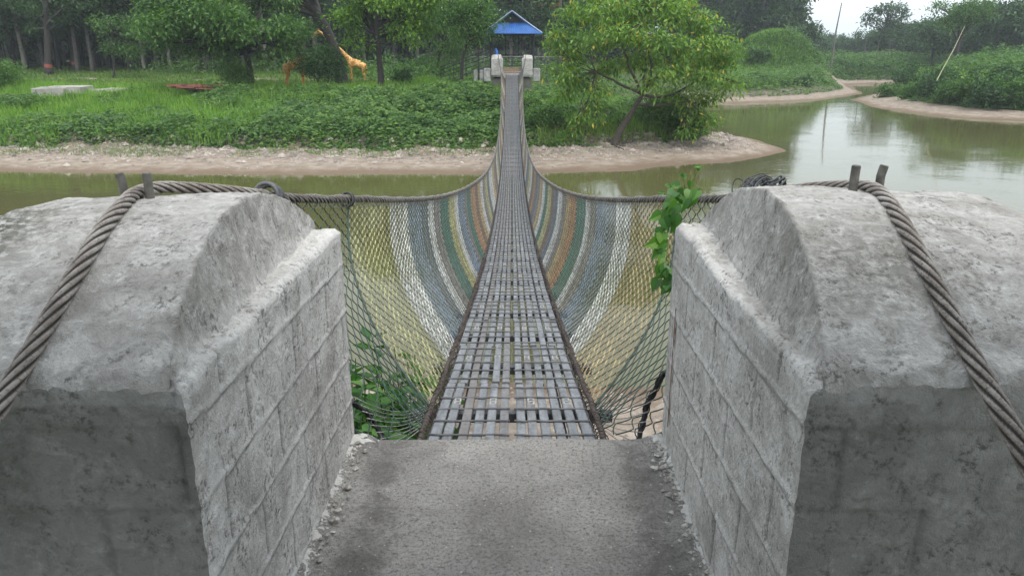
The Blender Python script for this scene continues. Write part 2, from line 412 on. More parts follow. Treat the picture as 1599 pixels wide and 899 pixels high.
def roof_mat():
    m = Mat('blue_roof_sheet'); p = m.coord()
    m.col(m.ramp(m.noise(2.5, 4, .6, p), (.3, (.012, .075, .26)), (.7, (.03, .14, .42)))); m.rough(.45); return m.m
M['blue_roof'] = roof_mat()
M['dark_metal'] = simple('dark_metal', (.018, .02, .025), .5, .3, 10)
M['fascia'] = simple('pale_fascia', (.25, .32, .42), .6, .3, 10)
M['blue_cloth'] = simple('blue_cloth', (.03, .12, .40), .7, .4, 20)
M['plank'] = simple('brown_planks', (.24, .17, .12), .8, .3, 10)
M['pale_stone'] = simple('pale_concrete_slab', (.33, .31, .29), .9, .15, 3, bump=.01)
M['white_wall'] = simple('white_plaster', (.30, .295, .28), .9, .35, 4, bump=.01)
M['ramp_c'] = simple('mossy_concrete', (.12, .12, .10), .9, .3, 3)
M['red_dirt'] = simple('red_brown_debris', (.20, .075, .055), .9, .4, 5, bump=.02)
M['stone'] = simple('bank_stone', (.28, .235, .20), .9, .65, 1.5, c2=(.44, .38, .33))
M['bamboo'] = simple('grey_bamboo', (.12, .11, .09), .8, .3, 5)
M['bamboo_pale'] = simple('pale_bamboo', (.34, .33, .20), .8, .3, 5)
def giraffe_mat(dark=1.0):
    m = Mat('giraffe_paint'); p = m.coord()
    v = m.n('ShaderNodeTexVoronoi'); v.feature = 'DISTANCE_TO_EDGE'; v.inputs['Scale'].default_value = 3.2; m.l(p, v.inputs['Vector'])
    m.col(m.ramp(v.outputs['Distance'], (.03, (.80, .52, .20)), (.08, tuple(c * dark for c in (.66, .29, .06))))); m.rough(.6); return m.m
M['giraffe'] = giraffe_mat(); M['giraffe2'] = giraffe_mat(.75)

# ------------------------------------------------------------------ terrain
WZ = -3.5
def gw(px, py): return G(px, py, WZ)
WATER = [(-400, 8.5), (-30, 10.2), (-8, 10.9), (8, 10.7), (20, 9), (45, 3), (90, -6), (400, -20)] + \
    [gw(3000, 212), gw(2100, 200), gw(1599, 188), gw(1498, 184), gw(1420, 175), gw(1375, 167), gw(1337, 157), gw(1360, 149), gw(1390, 139),
     gw(1500, 134.5), gw(1800, 133), gw(1800, 129.5), gw(1395, 131), gw(1350, 131), gw(1312, 132.5), gw(1325, 138), gw(1344, 146), gw(1300, 155), gw(1240, 158),
     gw(1130, 161), gw(1085, 166), gw(1075, 185), gw(1100, 203), gw(1150, 208), gw(1195, 220), gw(1213, 237), gw(1180, 248), gw(1100, 258),
     gw(1000, 266), gw(860, 270), gw(760, 272), gw(500, 272), gw(250, 271), gw(0, 268), gw(-400, 264), gw(-1500, 255), gw(-3000, 250)]
WP = np.array(WATER)
def shore(x, y):
    """signed distance to the waterline, positive on land"""
    sh = np.shape(x); x = np.ravel(x).astype(float); y = np.ravel(y).astype(float)
    x0 = x; y0 = y
    x = x + 1.0 * fbm2(x0, y0, 6.0, 3, 5); y = y + .35 * fbm2(x0, y0, 4.0, 3, 9)
    d = np.full(len(x), 1e9); ins = np.zeros(len(x), bool); n = len(WP)
    for i in range(n):
        ax, ay = WP[i]; bx, by = WP[(i + 1) % n]; ex, ey = bx - ax, by - ay
        t = np.clip(((x - ax) * ex + (y - ay) * ey) / (ex * ex + ey * ey), 0, 1)
        d = np.minimum(d, (x - ax - t * ex) ** 2 + (y - ay - t * ey) ** 2)
        c = ((ay > y) != (by > y)) & (x < (bx - ax) * (y - ay) / (by - ay + 1e-12) + ax); ins ^= c
    d = np.sqrt(d); return np.where(ins, -d, d).reshape(sh)
MOUND = (37.5, 112.0, 7.0)
def terrain(x, y, d=None):
    x = np.asarray(x, float); y = np.asarray(y, float)
    if d is None: d = shore(x, y)
    near = sstep(30, 12, y)
    ang = x / np.maximum(y, 1)
    right = sstep(.2, .32, ang) * (1 - near) * sstep(35, 50, y)
    plate = -0.9 + .55 * np.exp(-((x) / 7.0) ** 2 - ((y - 53) / 8.0) ** 2) + .5 * sstep(60, 95, y) * (1 - right)
    plate = plate * (1 - right) + right * (-1.9 + 1.0 * sstep(90, 160, y))
    wr = sstep(50, 62, y) * sstep(.46, .5, ang) * sstep(120, 100, y); plate = plate + wr * .9
    plate = plate * (1 - near) + near * (-1.75)
    ramp_len = 15 * (1 - near) + 2.8 * near; ramp_len = ramp_len * (1 - right) + 6 * right
    h = .16 * np.clip(d, 0, 4.2) + .22 * sstep(3.9, 4.6, d)
    base = WZ + h
    t = np.clip((d - 4.2) / ramp_len, 0, 1); t = t ** .9
    z = base + (plate - (WZ + .9)) * t
    z = z + sstep(2, 6, d) * .14 * fbm2(x, y, 2.2, 3, 3) + sstep(1.5, 3.5, d) * .05 * fbm2(x, y, .5, 2, 4) + sstep(.0, .8, d) * .03 * fbm2(x, y, .9, 2, 14)
    mx_, my_, mr = MOUND
    z = z + 5.4 * np.exp(-(((x - mx_) / mr) ** 2 + ((y - my_) / (mr * .8)) ** 2) ** 1.3)
    zw = WZ - np.minimum(.10 * np.abs(d), 1.2)
    return np.where(d > 0, z, zw)
def axis(lo, hi, lo_d, hi_d, step, grow=1.09):
    a = list(np.arange(lo_d, hi_d, step)); s = step; v = a[-1]
    while v < hi: s *= grow; v += s; a.append(v)
    s = step; v = lo_d; pre = []
    while v > lo: s *= grow; v -= s; pre.append(v)
    return np.array(pre[::-1] + a)
gx = axis(-1500, 1500, -38, 48, .36); gy = axis(-1500, 1500, 2, 72, .34)
X, Y = np.meshgrid(gx, gy, indexing='ij'); Dg = shore(X, Y); Zg = terrain(X, Y, Dg)
# a pit is not wanted under the platform: keep the soil below its slab
Zg = np.where((np.abs(X) < 2.5) & (Y < 3.0) & (Y > -6), np.minimum(Zg, -1.0), Zg)
def ground_mat():
    m = Mat('ground'); g = m.n('ShaderNodeNewGeometry'); p = g.outputs['Position']
    d = m.math('ADD', m.attr('shore'), m.math('MULTIPLY', m.math('SUBTRACT', m.noise(.9, 5, .65, p), .5), 1.6))
    sp = m.n('ShaderNodeMapping'); sp.inputs['Scale'].default_value = (1, 1, 9); m.l(p, sp.inputs[0])
    sandn = m.noise(1.8, 6, .65, sp.outputs[0])
    sand = m.ramp(sandn, (.3, (.175, .14, .108)), (.5, (.255, .208, .165)), (.7, (.35, .298, .25)))
    peb = m.n('ShaderNodeTexVoronoi'); peb.inputs['Scale'].default_value = 3.6; m.l(p, peb.inputs['Vector'])
    sand2 = m.mix(m.ramp(peb.outputs['Distance'], (.0, .0), (.5, .9)), m.mix(.5, (.36, .31, .26), peb.outputs['Color'], 'SOFT_LIGHT'), (.17, .135, .105))
    soil = m.ramp(m.noise(.7, 5, .6, p), (.3, (.035, .05, .018)), (.55, (.06, .085, .025)), (.75, (.085, .11, .035)))
    a = m.mix(m.ramp(m.math('DIVIDE', d, 10), (.03, 0.0), (.10, 1.0)), (.165, .12, .085), sand)
    a = m.mix(m.ramp(m.math('DIVIDE', d, 10), (.22, 0.0), (.30, .8)), a, sand2)
    a = m.mix(m.ramp(m.math('DIVIDE', d, 10), (.42, 0.0), (.50, 1.0)), a, soil)
    pa = m.attr('path'); a = m.mix(m.math('MULTIPLY', pa, m.ramp(m.noise(.8, 4, .6, p), (.35, .2), (.6, 1.0))), a, (.34, .29, .23))
    m.col(a); m.rough(.95); m.b.inputs['Specular IOR Level'].default_value = .15
    m.bump(m.math('ADD', m.noise(5, 5, .7, p), m.math('MULTIPLY', peb.outputs['Distance'], -.5)), .10, .8); return m.m
mb = MB(); mb.grid(np.stack([X, Y, Zg], -1), flip=True)
tx, ty = G(100, 116, -.7); pth = np.exp(-((Y - 68 - .05 * X - 1.2 * np.sin(X * .12)) / 1.3) ** 2) * (X < -6) + .8 * np.exp(-((Y - 59.5 + .02 * X) / .7) ** 2) * (X < -15) * (X > -36)
ground = kind(mb.build('ground', ground_mat(), smooth=True, attrs=dict(shore=Dg, path=np.clip(pth, 0, 1))), 'structure')

def water_mat():
    m = Mat('turbid_water'); g = m.n('ShaderNodeNewGeometry'); p = g.outputs['Position']
    m.col(m.ramp(m.noise(.05, 3, .5, p), (.35, (.080, .077, .028)), (.65, (.100, .097, .040)))); m.rough(.055); m.b.inputs['IOR'].default_value = 1.33
    mp = m.n('ShaderNodeMapping'); mp.inputs['Scale'].default_value = (1, 1.8, 1); m.l(p, mp.inputs[0])
    n1 = m.noise(2.2, 3, .5, mp.outputs[0]); n2 = m.noise(.35, 2, .5, p)
    am = m.ramp(n2, (.42, .15), (.6, 1.0))
    m.bump(m.math('MULTIPLY', n1, am), .03, .22); return m.m
mb = MB(); a = 2800
wv = axis(-1500, 1500, -40, 90, 4.0)
XX, YY = np.meshgrid(wv, wv, indexing='ij'); mb.grid(np.stack([XX, YY, XX * 0 + WZ], -1), flip=True)
kind(mb.build('water', water_mat()), 'structure')

def hz(x, y):
    return float(terrain(np.array([x]), np.array([y]))[0])
def on_ground(px, py, y0=30, y1=260):
    """walk along the ray of a pixel until it meets the ground"""
    ys = np.concatenate([np.arange(y0, 70, .1), np.arange(70, y1, .4)])
    u = (px - 799.5) / FPX; v = (py - 449.5) / FPX; s = ys / (cP - v * sP); x = u * s; z = CAM_H - (v * cP + sP) * s
    t = terrain(x, ys); k = np.argmax(z < t) if (z < t).any() else len(ys) - 1
    return float(x[k]), float(ys[k]), float(t[k])

# ------------------------------------------------------------------ near end: saddle blocks, landing, pins
Y0, Y1 = 1.34, 2.75
TOPZ = .885; RISE = .215
RISES = {-1: .215, 1: .235}
def arch(y, side=-1):
    c = (Y0 + Y1) / 2; RISE = RISES[side]; _R = ((Y1 - Y0) ** 2 / 4 + RISE ** 2) / (2 * RISE)
    return np.sqrt(np.maximum(_R ** 2 - (np.asarray(y) - c) ** 2, 0)) - (_R - RISE)
JZ = np.array([.77, .585, .40, .215, .03]) + .0
def make_block(side, cap_w, name, seed, hi=True):
    """side -1: left of the walkway, +1: right. built with x>0 then mirrored"""
    st = .009 if hi else .03
    ys = np.linspace(Y0, Y1, int((Y1 - Y0) / st) + 1); ny = len(ys); zb = -.1
    nA = int((TOPZ - zb) / st); nB = 12; nC = 30 if hi else 8; nD = int(.6 / st * .9); nE = int(.9 / (st * 2)); xo = cap_w
    rows = []; wears = []; gr = []
    for y in ys:
        t = (y - Y0) / (Y1 - Y0)
        xi = (.638 + .002 * t) if side < 0 else (.578 + .030 * t)
        if side < 0: xi = xi
        led = .026 + .066 * t; ar = float(arch(y, side)) + .006
        # rounded lip at both ends
        e = min(y - Y0, Y1 - y); lip = .018 * max(0, 1 - e / .02) ** 2
        top = TOPZ + ar - lip; lz = TOPZ - lip * .7 - .02 * t * (side < 0)
        xl = xi + led; xe = xl + .22 * ar
        A = np.stack([np.full(nA, xi), np.linspace(zb, lz - .012, nA)], 1)
        k = np.linspace(0, 1, nB + 1)[1:]; B = np.stack([xi + .012 + (led - .012) * k, lz + 0 * k], 1)
        k = np.linspace(0, 1, nC + 1)[1:]; C = np.stack([xl + (xe - xl) * k, lz + (top - lz) * k ** 1.15], 1)
        k = np.linspace(0, 1, nD + 1)[1:]; r = .14
        xs = xe + (xo - r - xe) * k; Dd = np.stack([xs, top - .012 * ((xs - xe) / .5) ** 2], 1)
        k = np.linspace(0, 1, 16)[1:] * np.pi / 2; zt = Dd[-1, 1]
        E1 = np.stack([xo - r + r * np.sin(k), zt - r * .75 + r * .75 * np.cos(k)], 1)
        k = np.linspace(0, 1, nE + 1)[1:]; E2 = np.stack([np.full(nE, xo), E1[-1, 1] + (zb - E1[-1, 1]) * k], 1)
        P = np.concatenate([A, B, C, Dd, E1, E2])
        rows.append(np.concatenate([P[:, :1], np.full((len(P), 1), y), P[:, 1:]], 1))
    P = np.stack(rows)                                   # (ny, nc, 3)
    nc = P.shape[1]; Wr = np.zeros((ny, nc)); Gv = np.zeros((ny, nc))
    # joints of the blockwork on the inner face
    yy = P[:, :nA, 1]; zz = P[:, :nA, 2]; wob = .004 * fbm2(yy, zz, .07, 2, seed)
    slope = .046 * (yy - 1.34) - .03
    for i, z0 in enumerate(JZ):
        dz = zz + slope + wob - z0
        rg = np.exp(-(dz / .0055) ** 2) * (.55 + .45 * sstep(-.5, .5, fbm2(yy, zz, .12, 2, seed + 3))); P[:, :nA, 0] -= .0056 * rg; Wr[:, :nA] += .8 * rg
        Gv[:, :nA] += .75 * np.exp(-((dz + .012) / .004) ** 2)
        top_z = JZ[i - 1] if i else 2
        for yj in np.arange(1.34 + (.13 if i % 2 else .33), 2.75, .40):
            inside = (zz + slope < z0 - .008) & (zz + slope > z0 - .177)
            g = np.exp(-((yy + wob - yj - .01 * i) / .0055) ** 2) * inside; P[:, :nA, 0] += .007 * g; Gv[:, :nA] += g
    g0 = (zz + slope > JZ[0] + .01)
    for yj in (1.52, 2.02, 2.45):
        g = np.exp(-((yy + wob * 2 - yj) / .006) ** 2) * g0 * (fbm2(yy, zz, .1, 1, 3) > -.4); P[:, :nA, 0] += .005 * g; Gv[:, :nA] += .8 * g
    Wr[:, :nA] += .66
    Wr[:, nA:nA + nB] += .72
    Wr[:, nA + nB:nA + nB + nC] += (.62 - .30 * np.linspace(0, 1, nC) ** .6)[None]
    Wr[:, nA + nB + nC:] += .44
    Wr[:, nA - 3:nA + 2] += .3
    # end caps
    body = P.copy()
    nz = int((TOPZ - zb) / (st * 1.3))
    def cap(row):
        s = row[nA - 1:nc - nE]; t = np.linspace(0, 1, nz)[:, None, None]
        b = s.copy(); b[:, 2] = zb
        C = s[None] * (1 - t) + b[None] * t
        dx = np.interp(C[:, 0, 2], row[:nA, 2], row[:nA, 0]) - C[:, 0, 0]
        C[..., 0] += dx[:, None] * np.exp(-np.arange(C.shape[1]) / 2.0)[None]
        return C
    def disp(Pp, amp=1.0):
        q = Pp.reshape(-1, 3)
        am = 1 + .8 * sstep(.02, .0, np.minimum(np.abs(q[:, 1] - Y0), np.abs(q[:, 1] - Y1))) * (q[:, 2] > .6)
        am = am + 1.4 * np.exp(-((q[:, 2] - TOPZ) / .02) ** 2)
        o = np.stack([fbm(q / .045 + 3.1 * k, 3, seed + 40 + k) for k in range(3)], 1) * (.0013 + .0012 * (q[:, 2:3] > .86))
        o += np.stack([fbm(q / .013 + 7.1 * k, 2, seed + 50 + k) for k in range(3)], 1) * .0010
        o[:, 2] += fbm(q / .22, 2, seed + 9) * .006 * (q[:, 2] > .8)
        # smear marks of the trowel on top
        o[:, 2] += np.abs(fbm(q * np.array([16, 30, 10.]), 3, seed + 70)) * .004 * (q[:, 2] > .86)
        return (q + o * am[:, None]).reshape(Pp.shape)
    groups = []
    fr = cap(P[0]); bk = cap(P[-1])
    # joints on the near face
    fx = fr[..., 0]; fz = fr[..., 2]; Gf = np.zeros(fx.shape)
    for i, z0 in enumerate(JZ - .0):
        dz = fz - z0 - .03 + .004 * fbm2(fx, fz, .09, 2, seed); rg = np.exp(-(dz / .006) ** 2) * (1 - np.exp(-np.arange(fx.shape[1]) / 2.0))[None]; fr[..., 1] -= .003 * rg; Gf += .30 * np.exp(-((dz + .01) / .004) ** 2)
        for xj in np.arange(.62 + (.22 if i % 2 else .04), 1.6, .40):
            g = np.exp(-((fx + .006 * fbm2(fx, fz, .1, 2, 8) - xj) / .007) ** 2) * (fz < z0 + .02) * (fz > z0 - .145); fr[..., 1] += .004 * g; Gf += .6 * g
    body = disp(body); fr = disp(fr); bk = disp(bk)
    # broken corner
    def chip(Pp, c, r, dep):
        q = Pp.reshape(-1, 3); d = np.linalg.norm(q - np.array(c), axis=1); k = np.clip(1 - d / r, 0, 1)
        dirn = np.array([1.0, .8, -.7]); q += dirn * (k[:, None] ** .7) * dep * (1 + .5 * fbm(q / .012, 2, 5)[:, None]); return q.reshape(Pp.shape)
    for c, r, dep in [((.65, Y0, .875), .05, .014), ((.61, 1.5, .885), .03, .006), ((.61, 2.1, .885), .04, .007), ((.85, Y0, .9), .03, .006)]:
        body = chip(body, c, r, dep); fr = chip(fr, c, r, dep)
    m = MB(); wr = []
    def mir(Pp): Pp = Pp.copy(); Pp[..., 0] *= side; return Pp
    m.grid(mir(body), 0, flip=(side > 0)); 
    n0 = len(m.v[-1])
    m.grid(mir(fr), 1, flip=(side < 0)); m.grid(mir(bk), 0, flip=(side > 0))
    Wf = np.full(fr.shape[:2], .25); Wf[:3] += .5
    wear = np.concatenate([Wr.ravel(), Wf.ravel(), np.full(bk.shape[0] * bk.shape[1], .5)])
    groove = np.clip(np.concatenate([Gv.ravel(), Gf.ravel(), np.zeros(bk.shape[0] * bk.shape[1])]), 0, 1)
    q = np.concatenate(m.v); moss = np.exp(-((q[:, 0] + 1.33) / .17) ** 2 - ((q[:, 1] - 1.80) / .28) ** 2) * (q[:, 2] > .8) * 1.2 if side < 0 else .55 * np.exp(-((q[:, 0] - .80) / .16) ** 2 - ((q[:, 1] - 1.62) / .2) ** 2) * (q[:, 2] > .9)
    # lime runs and damp streaks down the near face
    nf_ = fr.shape[0] * fr.shape[1]; a0 = body.shape[0] * body.shape[1]; qq = q[a0:a0 + nf_]
    wear[a0:a0 + nf_] += .35 * sstep(.1, .9, fbm(np.stack([qq[:, 0] * 9, qq[:, 2] * 1.1, qq[:, 0] * 0], 1), 3, seed + 5)) + .25 * np.exp(-((qq[:, 2] - .88) / .05) ** 2)
    moss[a0:a0 + nf_] = .25 * sstep(.1, .9, fbm(np.stack([qq[:, 0] * 5, qq[:, 2] * 2.2, qq[:, 0] * 0 + 3], 1), 3, seed + 6))
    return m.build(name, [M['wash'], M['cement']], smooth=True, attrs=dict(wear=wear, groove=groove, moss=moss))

def pin(x, y, parent, h=.062, lean=(0, 0)):
    z = TOPZ + float(arch(y, 1 if x > 0 else -1)) + .012; m = MB()
    P = np.array([(0, 0, -.06), (0, 0, h * .5), (lean[0] * .5, 0, h * .96), (lean[0] * .55, 0, h)]) + np.array([x, y, z])
    m.tube(P, [.0125, .0125, .0125, .010], 12); return m.build('steel_pin', simple('pin_cement', (.10, .095, .085), .9, .5, 30), parent, smooth=False)
left_block = tag(make_block(-1, 1.44, 'saddle_block', 1), 'near rounded limewashed concrete block at the left of the walkway, rope running over it', 'concrete block', 'rope saddle blocks')
right_block = tag(make_block(1, 1.42, 'saddle_block', 2), 'near rounded limewashed concrete block at the right of the walkway with a rust streak', 'concrete block', 'rope saddle blocks')
pin(-1.045, 2.16, left_block, .062); pin(-1.165, 2.25, left_block, .058, (-.012, 0))
pin(.972, 2.14, right_block, .064, (.002, 0)); pin(1.085, 2.22, right_block, .062, (.012, 0))
# rust streak on the right block's inner face
m = MB(); zs = np.linspace(.60, .12, 40); wv_ = .006 + .003 * np.sin(zs * 40) + .002 * rng.normal(size=40)
P = np.stack([np.stack([np.full(40, .6005), 2.62 - wv_, zs], 1), np.stack([np.full(40, .5985), 2.62 + 0 * zs, zs], 1), np.stack([np.full(40, .6005), 2.62 + wv_, zs], 1)], 1)
m.grid(P, flip=False); rs = m.build('rust_streak', simple('rust_stain', (.16, .07, .03), .9, .5, 40), right_block)

# landing
land = thing('bridge_landing', 'near grey concrete landing at the start of the footbridge', 'landing', (0, 0, 0))
xs = np.linspace(-.70, .70, 120); ysf = np.concatenate([np.linspace(-3.6, 1.2, 30), np.linspace(1.24, 2.765, 150)])
FX, FY = np.meshgrid(xs, ysf, indexing='ij')
FZ = .0025 * fbm2(FX, FY, .05, 3, 21) + .006 * fbm2(FX, FY, .3, 2, 22) - .0
edge = np.clip(1 - (.612 - np.abs(FX + .02)) / (.09 + .05 * fbm2(FX, FY, .15, 2, 26)), 0, 1.0)
lump = edge * (.022 + .016 * fbm2(FX, FY, .06, 3, 25)); FZ = FZ + np.maximum(lump, 0) * (edge > .25)
FZ -= .02 * sstep(2.735, 2.765, FY)
wear = .02 + .80 * edge ** .8 + .30 * sstep(2.66, 2.75, FY) * (FX < -.33)
m = MB(); m.grid(np.stack([FX, FY, FZ], -1), flip=True)
nf = len(m.v[0])
# vertical nosing at the far edge
t = np.linspace(0, 1, 12)[:, None]
nose = np.stack([np.broadcast_to(xs, (12, 120)), np.broadcast_to(2.765 + .004 * fbm2(xs, xs * 0, .05, 2, 3), (12, 120)), FZ[:, -1][None] * (1 - t) + (-.28) * t], -1)
m.grid(nose, flip=True)
dirt = np.concatenate([(.62 * np.exp(-((np.abs(FX) - .47) / .10) ** 2) + .35 * sstep(2.3, 1.6, FY)).ravel(), np.full(nose.shape[0] * nose.shape[1], .5)])
m.build('floor_slab', M['floor'], land, smooth=True, attrs=dict(wear=np.concatenate([wear.ravel(), np.full(nose.shape[0] * nose.shape[1], .2)]), dirt=dirt))
m = MB(); n = 230; sd_ = np.where(rng.random(n) < .5, -1, 1); xx = sd_ * (.60 - np.abs(rng.normal(size=n)) * .028) - .015; yy = rng.uniform(1.5, 2.72, n); ss = rng.uniform(.003, .011, n) * (1 + .8 * (rng.random(n) < .1))
oc0 = np.array([(1, 0, 0), (0, 1, 0), (-1, 0, 0), (0, -1, 0), (0, 0, .6), (0, 0, -.6)], float); V = oc0[None] * ss[:, None, None] * rng.uniform(.6, 1.5, (n, 6, 1)) + np.stack([xx, yy, .012 + .012 * rng.random(n)], 1)[:, None]
f8 = np.array([(0, 1, 4), (1, 2, 4), (2, 3, 4), (3, 0, 4), (1, 0, 5), (2, 1, 5), (3, 2, 5), (0, 3, 5)]); m.add(V.reshape(-1, 3), f3=(f8[None] + (np.arange(n) * 6)[:, None, None]).reshape(-1, 3)); kind(m.build('plaster_rubble', simple('plaster_rubble', (.34, .32, .29), .95, .6, 25)), 'stuff')
m = MB(); m.box((0, -.55, -1.70), (3.1, 6.5, 3.0), bev=.02); o = m.build('abutment', M['white_wall'], land)

# far landing: the same blocks turned round, at the other end
FARY = 49.5; FZ0 = .15
fl = make_block(-1, 1.30, 'saddle_block', 3, hi=False); tag(fl, 'far white concrete block at the right end of the footbridge, below the blue roof', 'concrete block', 'rope saddle blocks')
fl.location = (0, FARY + Y1, FZ0); fl.rotation_euler = (0, 0, math.pi)
fr_ = make_block(1, 1.30, 'saddle_block', 4, hi=False); tag(fr_, 'far white concrete block at the left end of the footbridge, beside the blue bundle', 'concrete block', 'rope saddle blocks')
fr_.location = (0, FARY + Y1, FZ0); fr_.rotation_euler = (0, 0, math.pi)
fland = thing('bridge_landing', 'far landing with a brown plank step under the blue-roofed shelter', 'landing', (0, FARY, FZ0))
m = MB(); m.box((0, .95, -.16), (1.3, 2.1, .28), bev=.02); m.box((0, 4.2, -.16), (3.4, 4.4, .28), bev=.02); m.build('floor_slab', M['white_wall'], fland)
m = MB(); m.box((0, 3.3, -1.1), (2.5, 6.2, 1.5), bev=.02); m.build('abutment', M['ramp_c'], fland)
m = MB()
for i in range(3): m.box((0, .12 + .17 * i, .05 + .12 * i), (1.10, .15, .10), bev=.01)
m.build('plank_step', M['plank'], fland)
for sx in (-1, 1):
    m = MB(); m.box((sx * 1.56, .35, -.10), (.44, .5, .80), bev=.03); m.build('low_wall', M['white_wall'], fland)
for i in range(2):
    m = MB(); x, y, z = At(759 - 7 - 9 * i, 122, FARY + 1); m.box((x, y, z), (.24, .3, 1.0), bev=.03); tag(m.build('concrete_post', M['white_wall']), ['short white concrete post beside the far landing', 'short white concrete post furthest left of the far landing'][i], 'post')

# ------------------------------------------------------------------ the footbridge
bridge = thing('suspension_footbridge', 'long narrow suspension footbridge with steel deck and multicoloured wire net sides', 'footbridge', (0, 0, 0))
def deck_z(y):
    t = (np.asarray(y, float) - 2.75) / (FARY - 2.75); return -2.25 * 4 * t * (1 - t) + .10 * t * t - .035
cy = [1.9, 2.15, 2.4, 2.95, 4.05, 5.0, 7.7, 11.8, 16.8, 22, 27, 32, 38, 44, 47.5, 49.8]
cy_ = [1.34, 1.5, 1.65, 1.82, 1.98, 2.16, 2.33, 2.6, 2.95, 4.05, 5.0, 7.7, 11.8, 16.8, 22, 27, 32, 38, 44, 47.5, 49.8]
cx_ = [.95, .953, .966, .998, 1.03, 1.085, 1.10, 1.02, .95, .89, .82, .69, .585, .51, .465, .45, .465, .52, .62, .75, .88]
cz_ = [1.115, 1.118, 1.085, .955, .735, .55, .08, -.47, -.98, -1.24, -1.24, -1.02, -.55, .2, .85, 1.28]
SX = {}; SZ = Spline(cy, cz_)
SX[-1] = Spline(cy_, cx_); SX[1] = Spline(cy_, [.90, .902, .915, .947, .985, 1.02, 1.01, .975, .945, .885, .82, .69, .585, .51, .465, .45, .465, .52, .62, .75, .88])
lean_t = ([2.78, 4.05, 5.2, 7, 12, 27, 40, 49.6], [0.0, .74, .70, .62, .5, .35, .15, 0.0])
BX = .385
def net_pt(side, yt, t):
    yt = np.asarray(yt, float); t = np.asarray(t, float)
    yb = yt - np.interp(yt, *lean_t)
    xc = SX[side](yt); zc = SZ(yt) - .015; zb = deck_z(yb) - .01
    # first stretch: bottom stays out beside the landing
    bx = BX + .22 * sstep(3.3, 2.75, yt)
    x = xc + (bx - xc) * t ** 2.4
    z = zc + (zb - zc) * (t * .93 + .07 * t ** 3)
    y = yt + (yb - yt) * t ** 1.25
    return np.stack([side * x, y, z], -1)
def net_section(side, ya, yb, colr):
    near = ya < 9; green = colr == 'green' and ya < 3
    cw = .078 if green else (.052 if ya < 20 else .06); chh = .078 if green else (.062 if ya < 20 else .085)
    n = max(2, int(round((yb - ya) / cw))); cw = (yb - ya) / n
    rib = 1.12 + .1 * (ya < 6); nj = int(rib / (chh / 2)); 
    j = np.arange(nj + 1); sgn = np.where(j % 2 == 0, 1.0, -1.0)
    k = np.arange(n)
    S = ya + (k[:, None] + .5) * cw + sgn[None, :] * (cw * .49) * np.where(k[:, None] % 2 == 0, 1, -1)
    T = np.broadcast_to(j / nj, S.shape)
    # slack and irregular weave
    jit = vn(np.stack([S.ravel() * 9, T.ravel() * 14, np.full(S.size, side * 3.3)], 1), 5).reshape(S.shape)
    S = S + jit * cw * .10
    if near:
        # interpolate rounded zigzag (bulged arcs between the knots)
        sub = 4; tt = np.arange(nj * sub + 1) / sub; i0 = np.minimum(tt.astype(int), nj - 1); f = tt - i0
        fs = .5 - .5 * np.cos(np.pi * f); f2 = f * .35 + fs * .65
        S2 = S[:, i0] * (1 - f2) + S[:, i0 + 1] * f2; T2 = np.broadcast_to(tt / nj, S2.shape)
        sag = .10 * np.sin(np.pi * f) / nj; T2 = T2 + sag[None]
        P = net_pt(side, S2, np.clip(T2, 0, 1)); off = np.cos(np.pi * tt) * .0035
        P[..., 0] += side * off[None] * np.where(k[:, None] % 2 == 0, 1, -1)
        r = .0030 if green else .0036; ns = 4
        if ya > 5.5: r = .0040; ns = 3
    else:
        P = net_pt(side, S, T); r = .0044 + .0012 * min(1, (ya - 9) / 20); ns = 3
    m = MB(); m.tubes(P, r, ns); return m.build('net_section', M['net_' + colr], bridge)
secL = [(2.80, 'green'), (4.06, 'yellow'), (5.0, 'white'), (5.6, 'blue'), (6.15, 'slate'), (6.5, 'white'), (6.85, 'grey'), (7.3, 'teal'), (8.0, 'yellow'), (8.6, 'white'), (9.0, 'blue'), (9.8, 'grey'), (10.2, 'teal'), (10.9, 'orange'), (11.8, 'brown'), (12.5, 'gold'), (13.2, 'white'), (13.9, 'grey'), (14.8, 'yellow'), (15.7, 'slate'), (16.6, 'white')]
secR = [(2.80, 'green'), (4.06, 'gold'), (5.1, 'white'), (5.6, 'slate'), (5.95, 'blue'), (6.5, 'grey'), (6.9, 'white'), (7.2, 'teal'), (7.9, 'orange'), (8.5, 'gold'), (9.0, 'grey'), (9.5, 'white'), (10.1, 'slate'), (10.7, 'brown'), (11.3, 'yellow'), (12.1, 'teal'), (12.8, 'white'), (13.5, 'gold'), (14.4, 'grey'), (15.3, 'slate'), (16.2, 'orange')]
cyc = ['white', 'gold', 'grey', 'brown', 'white', 'yellow', 'grey', 'slate', 'white', 'orange', 'grey', 'gold']
for side, sec in ((-1, secL), (1, secR)):
    y = sec[-1][0] + .9; i = 0
    while y < 48.6: sec.append((y, cyc[(i + (side > 0) * 3) % 12])); y += 1.1; i += 1
    for q, (ya, c) in enumerate(sec):
        yb = sec[q + 1][0] if q + 1 < len(sec) else 49.5
        net_section(side, ya, yb, c)
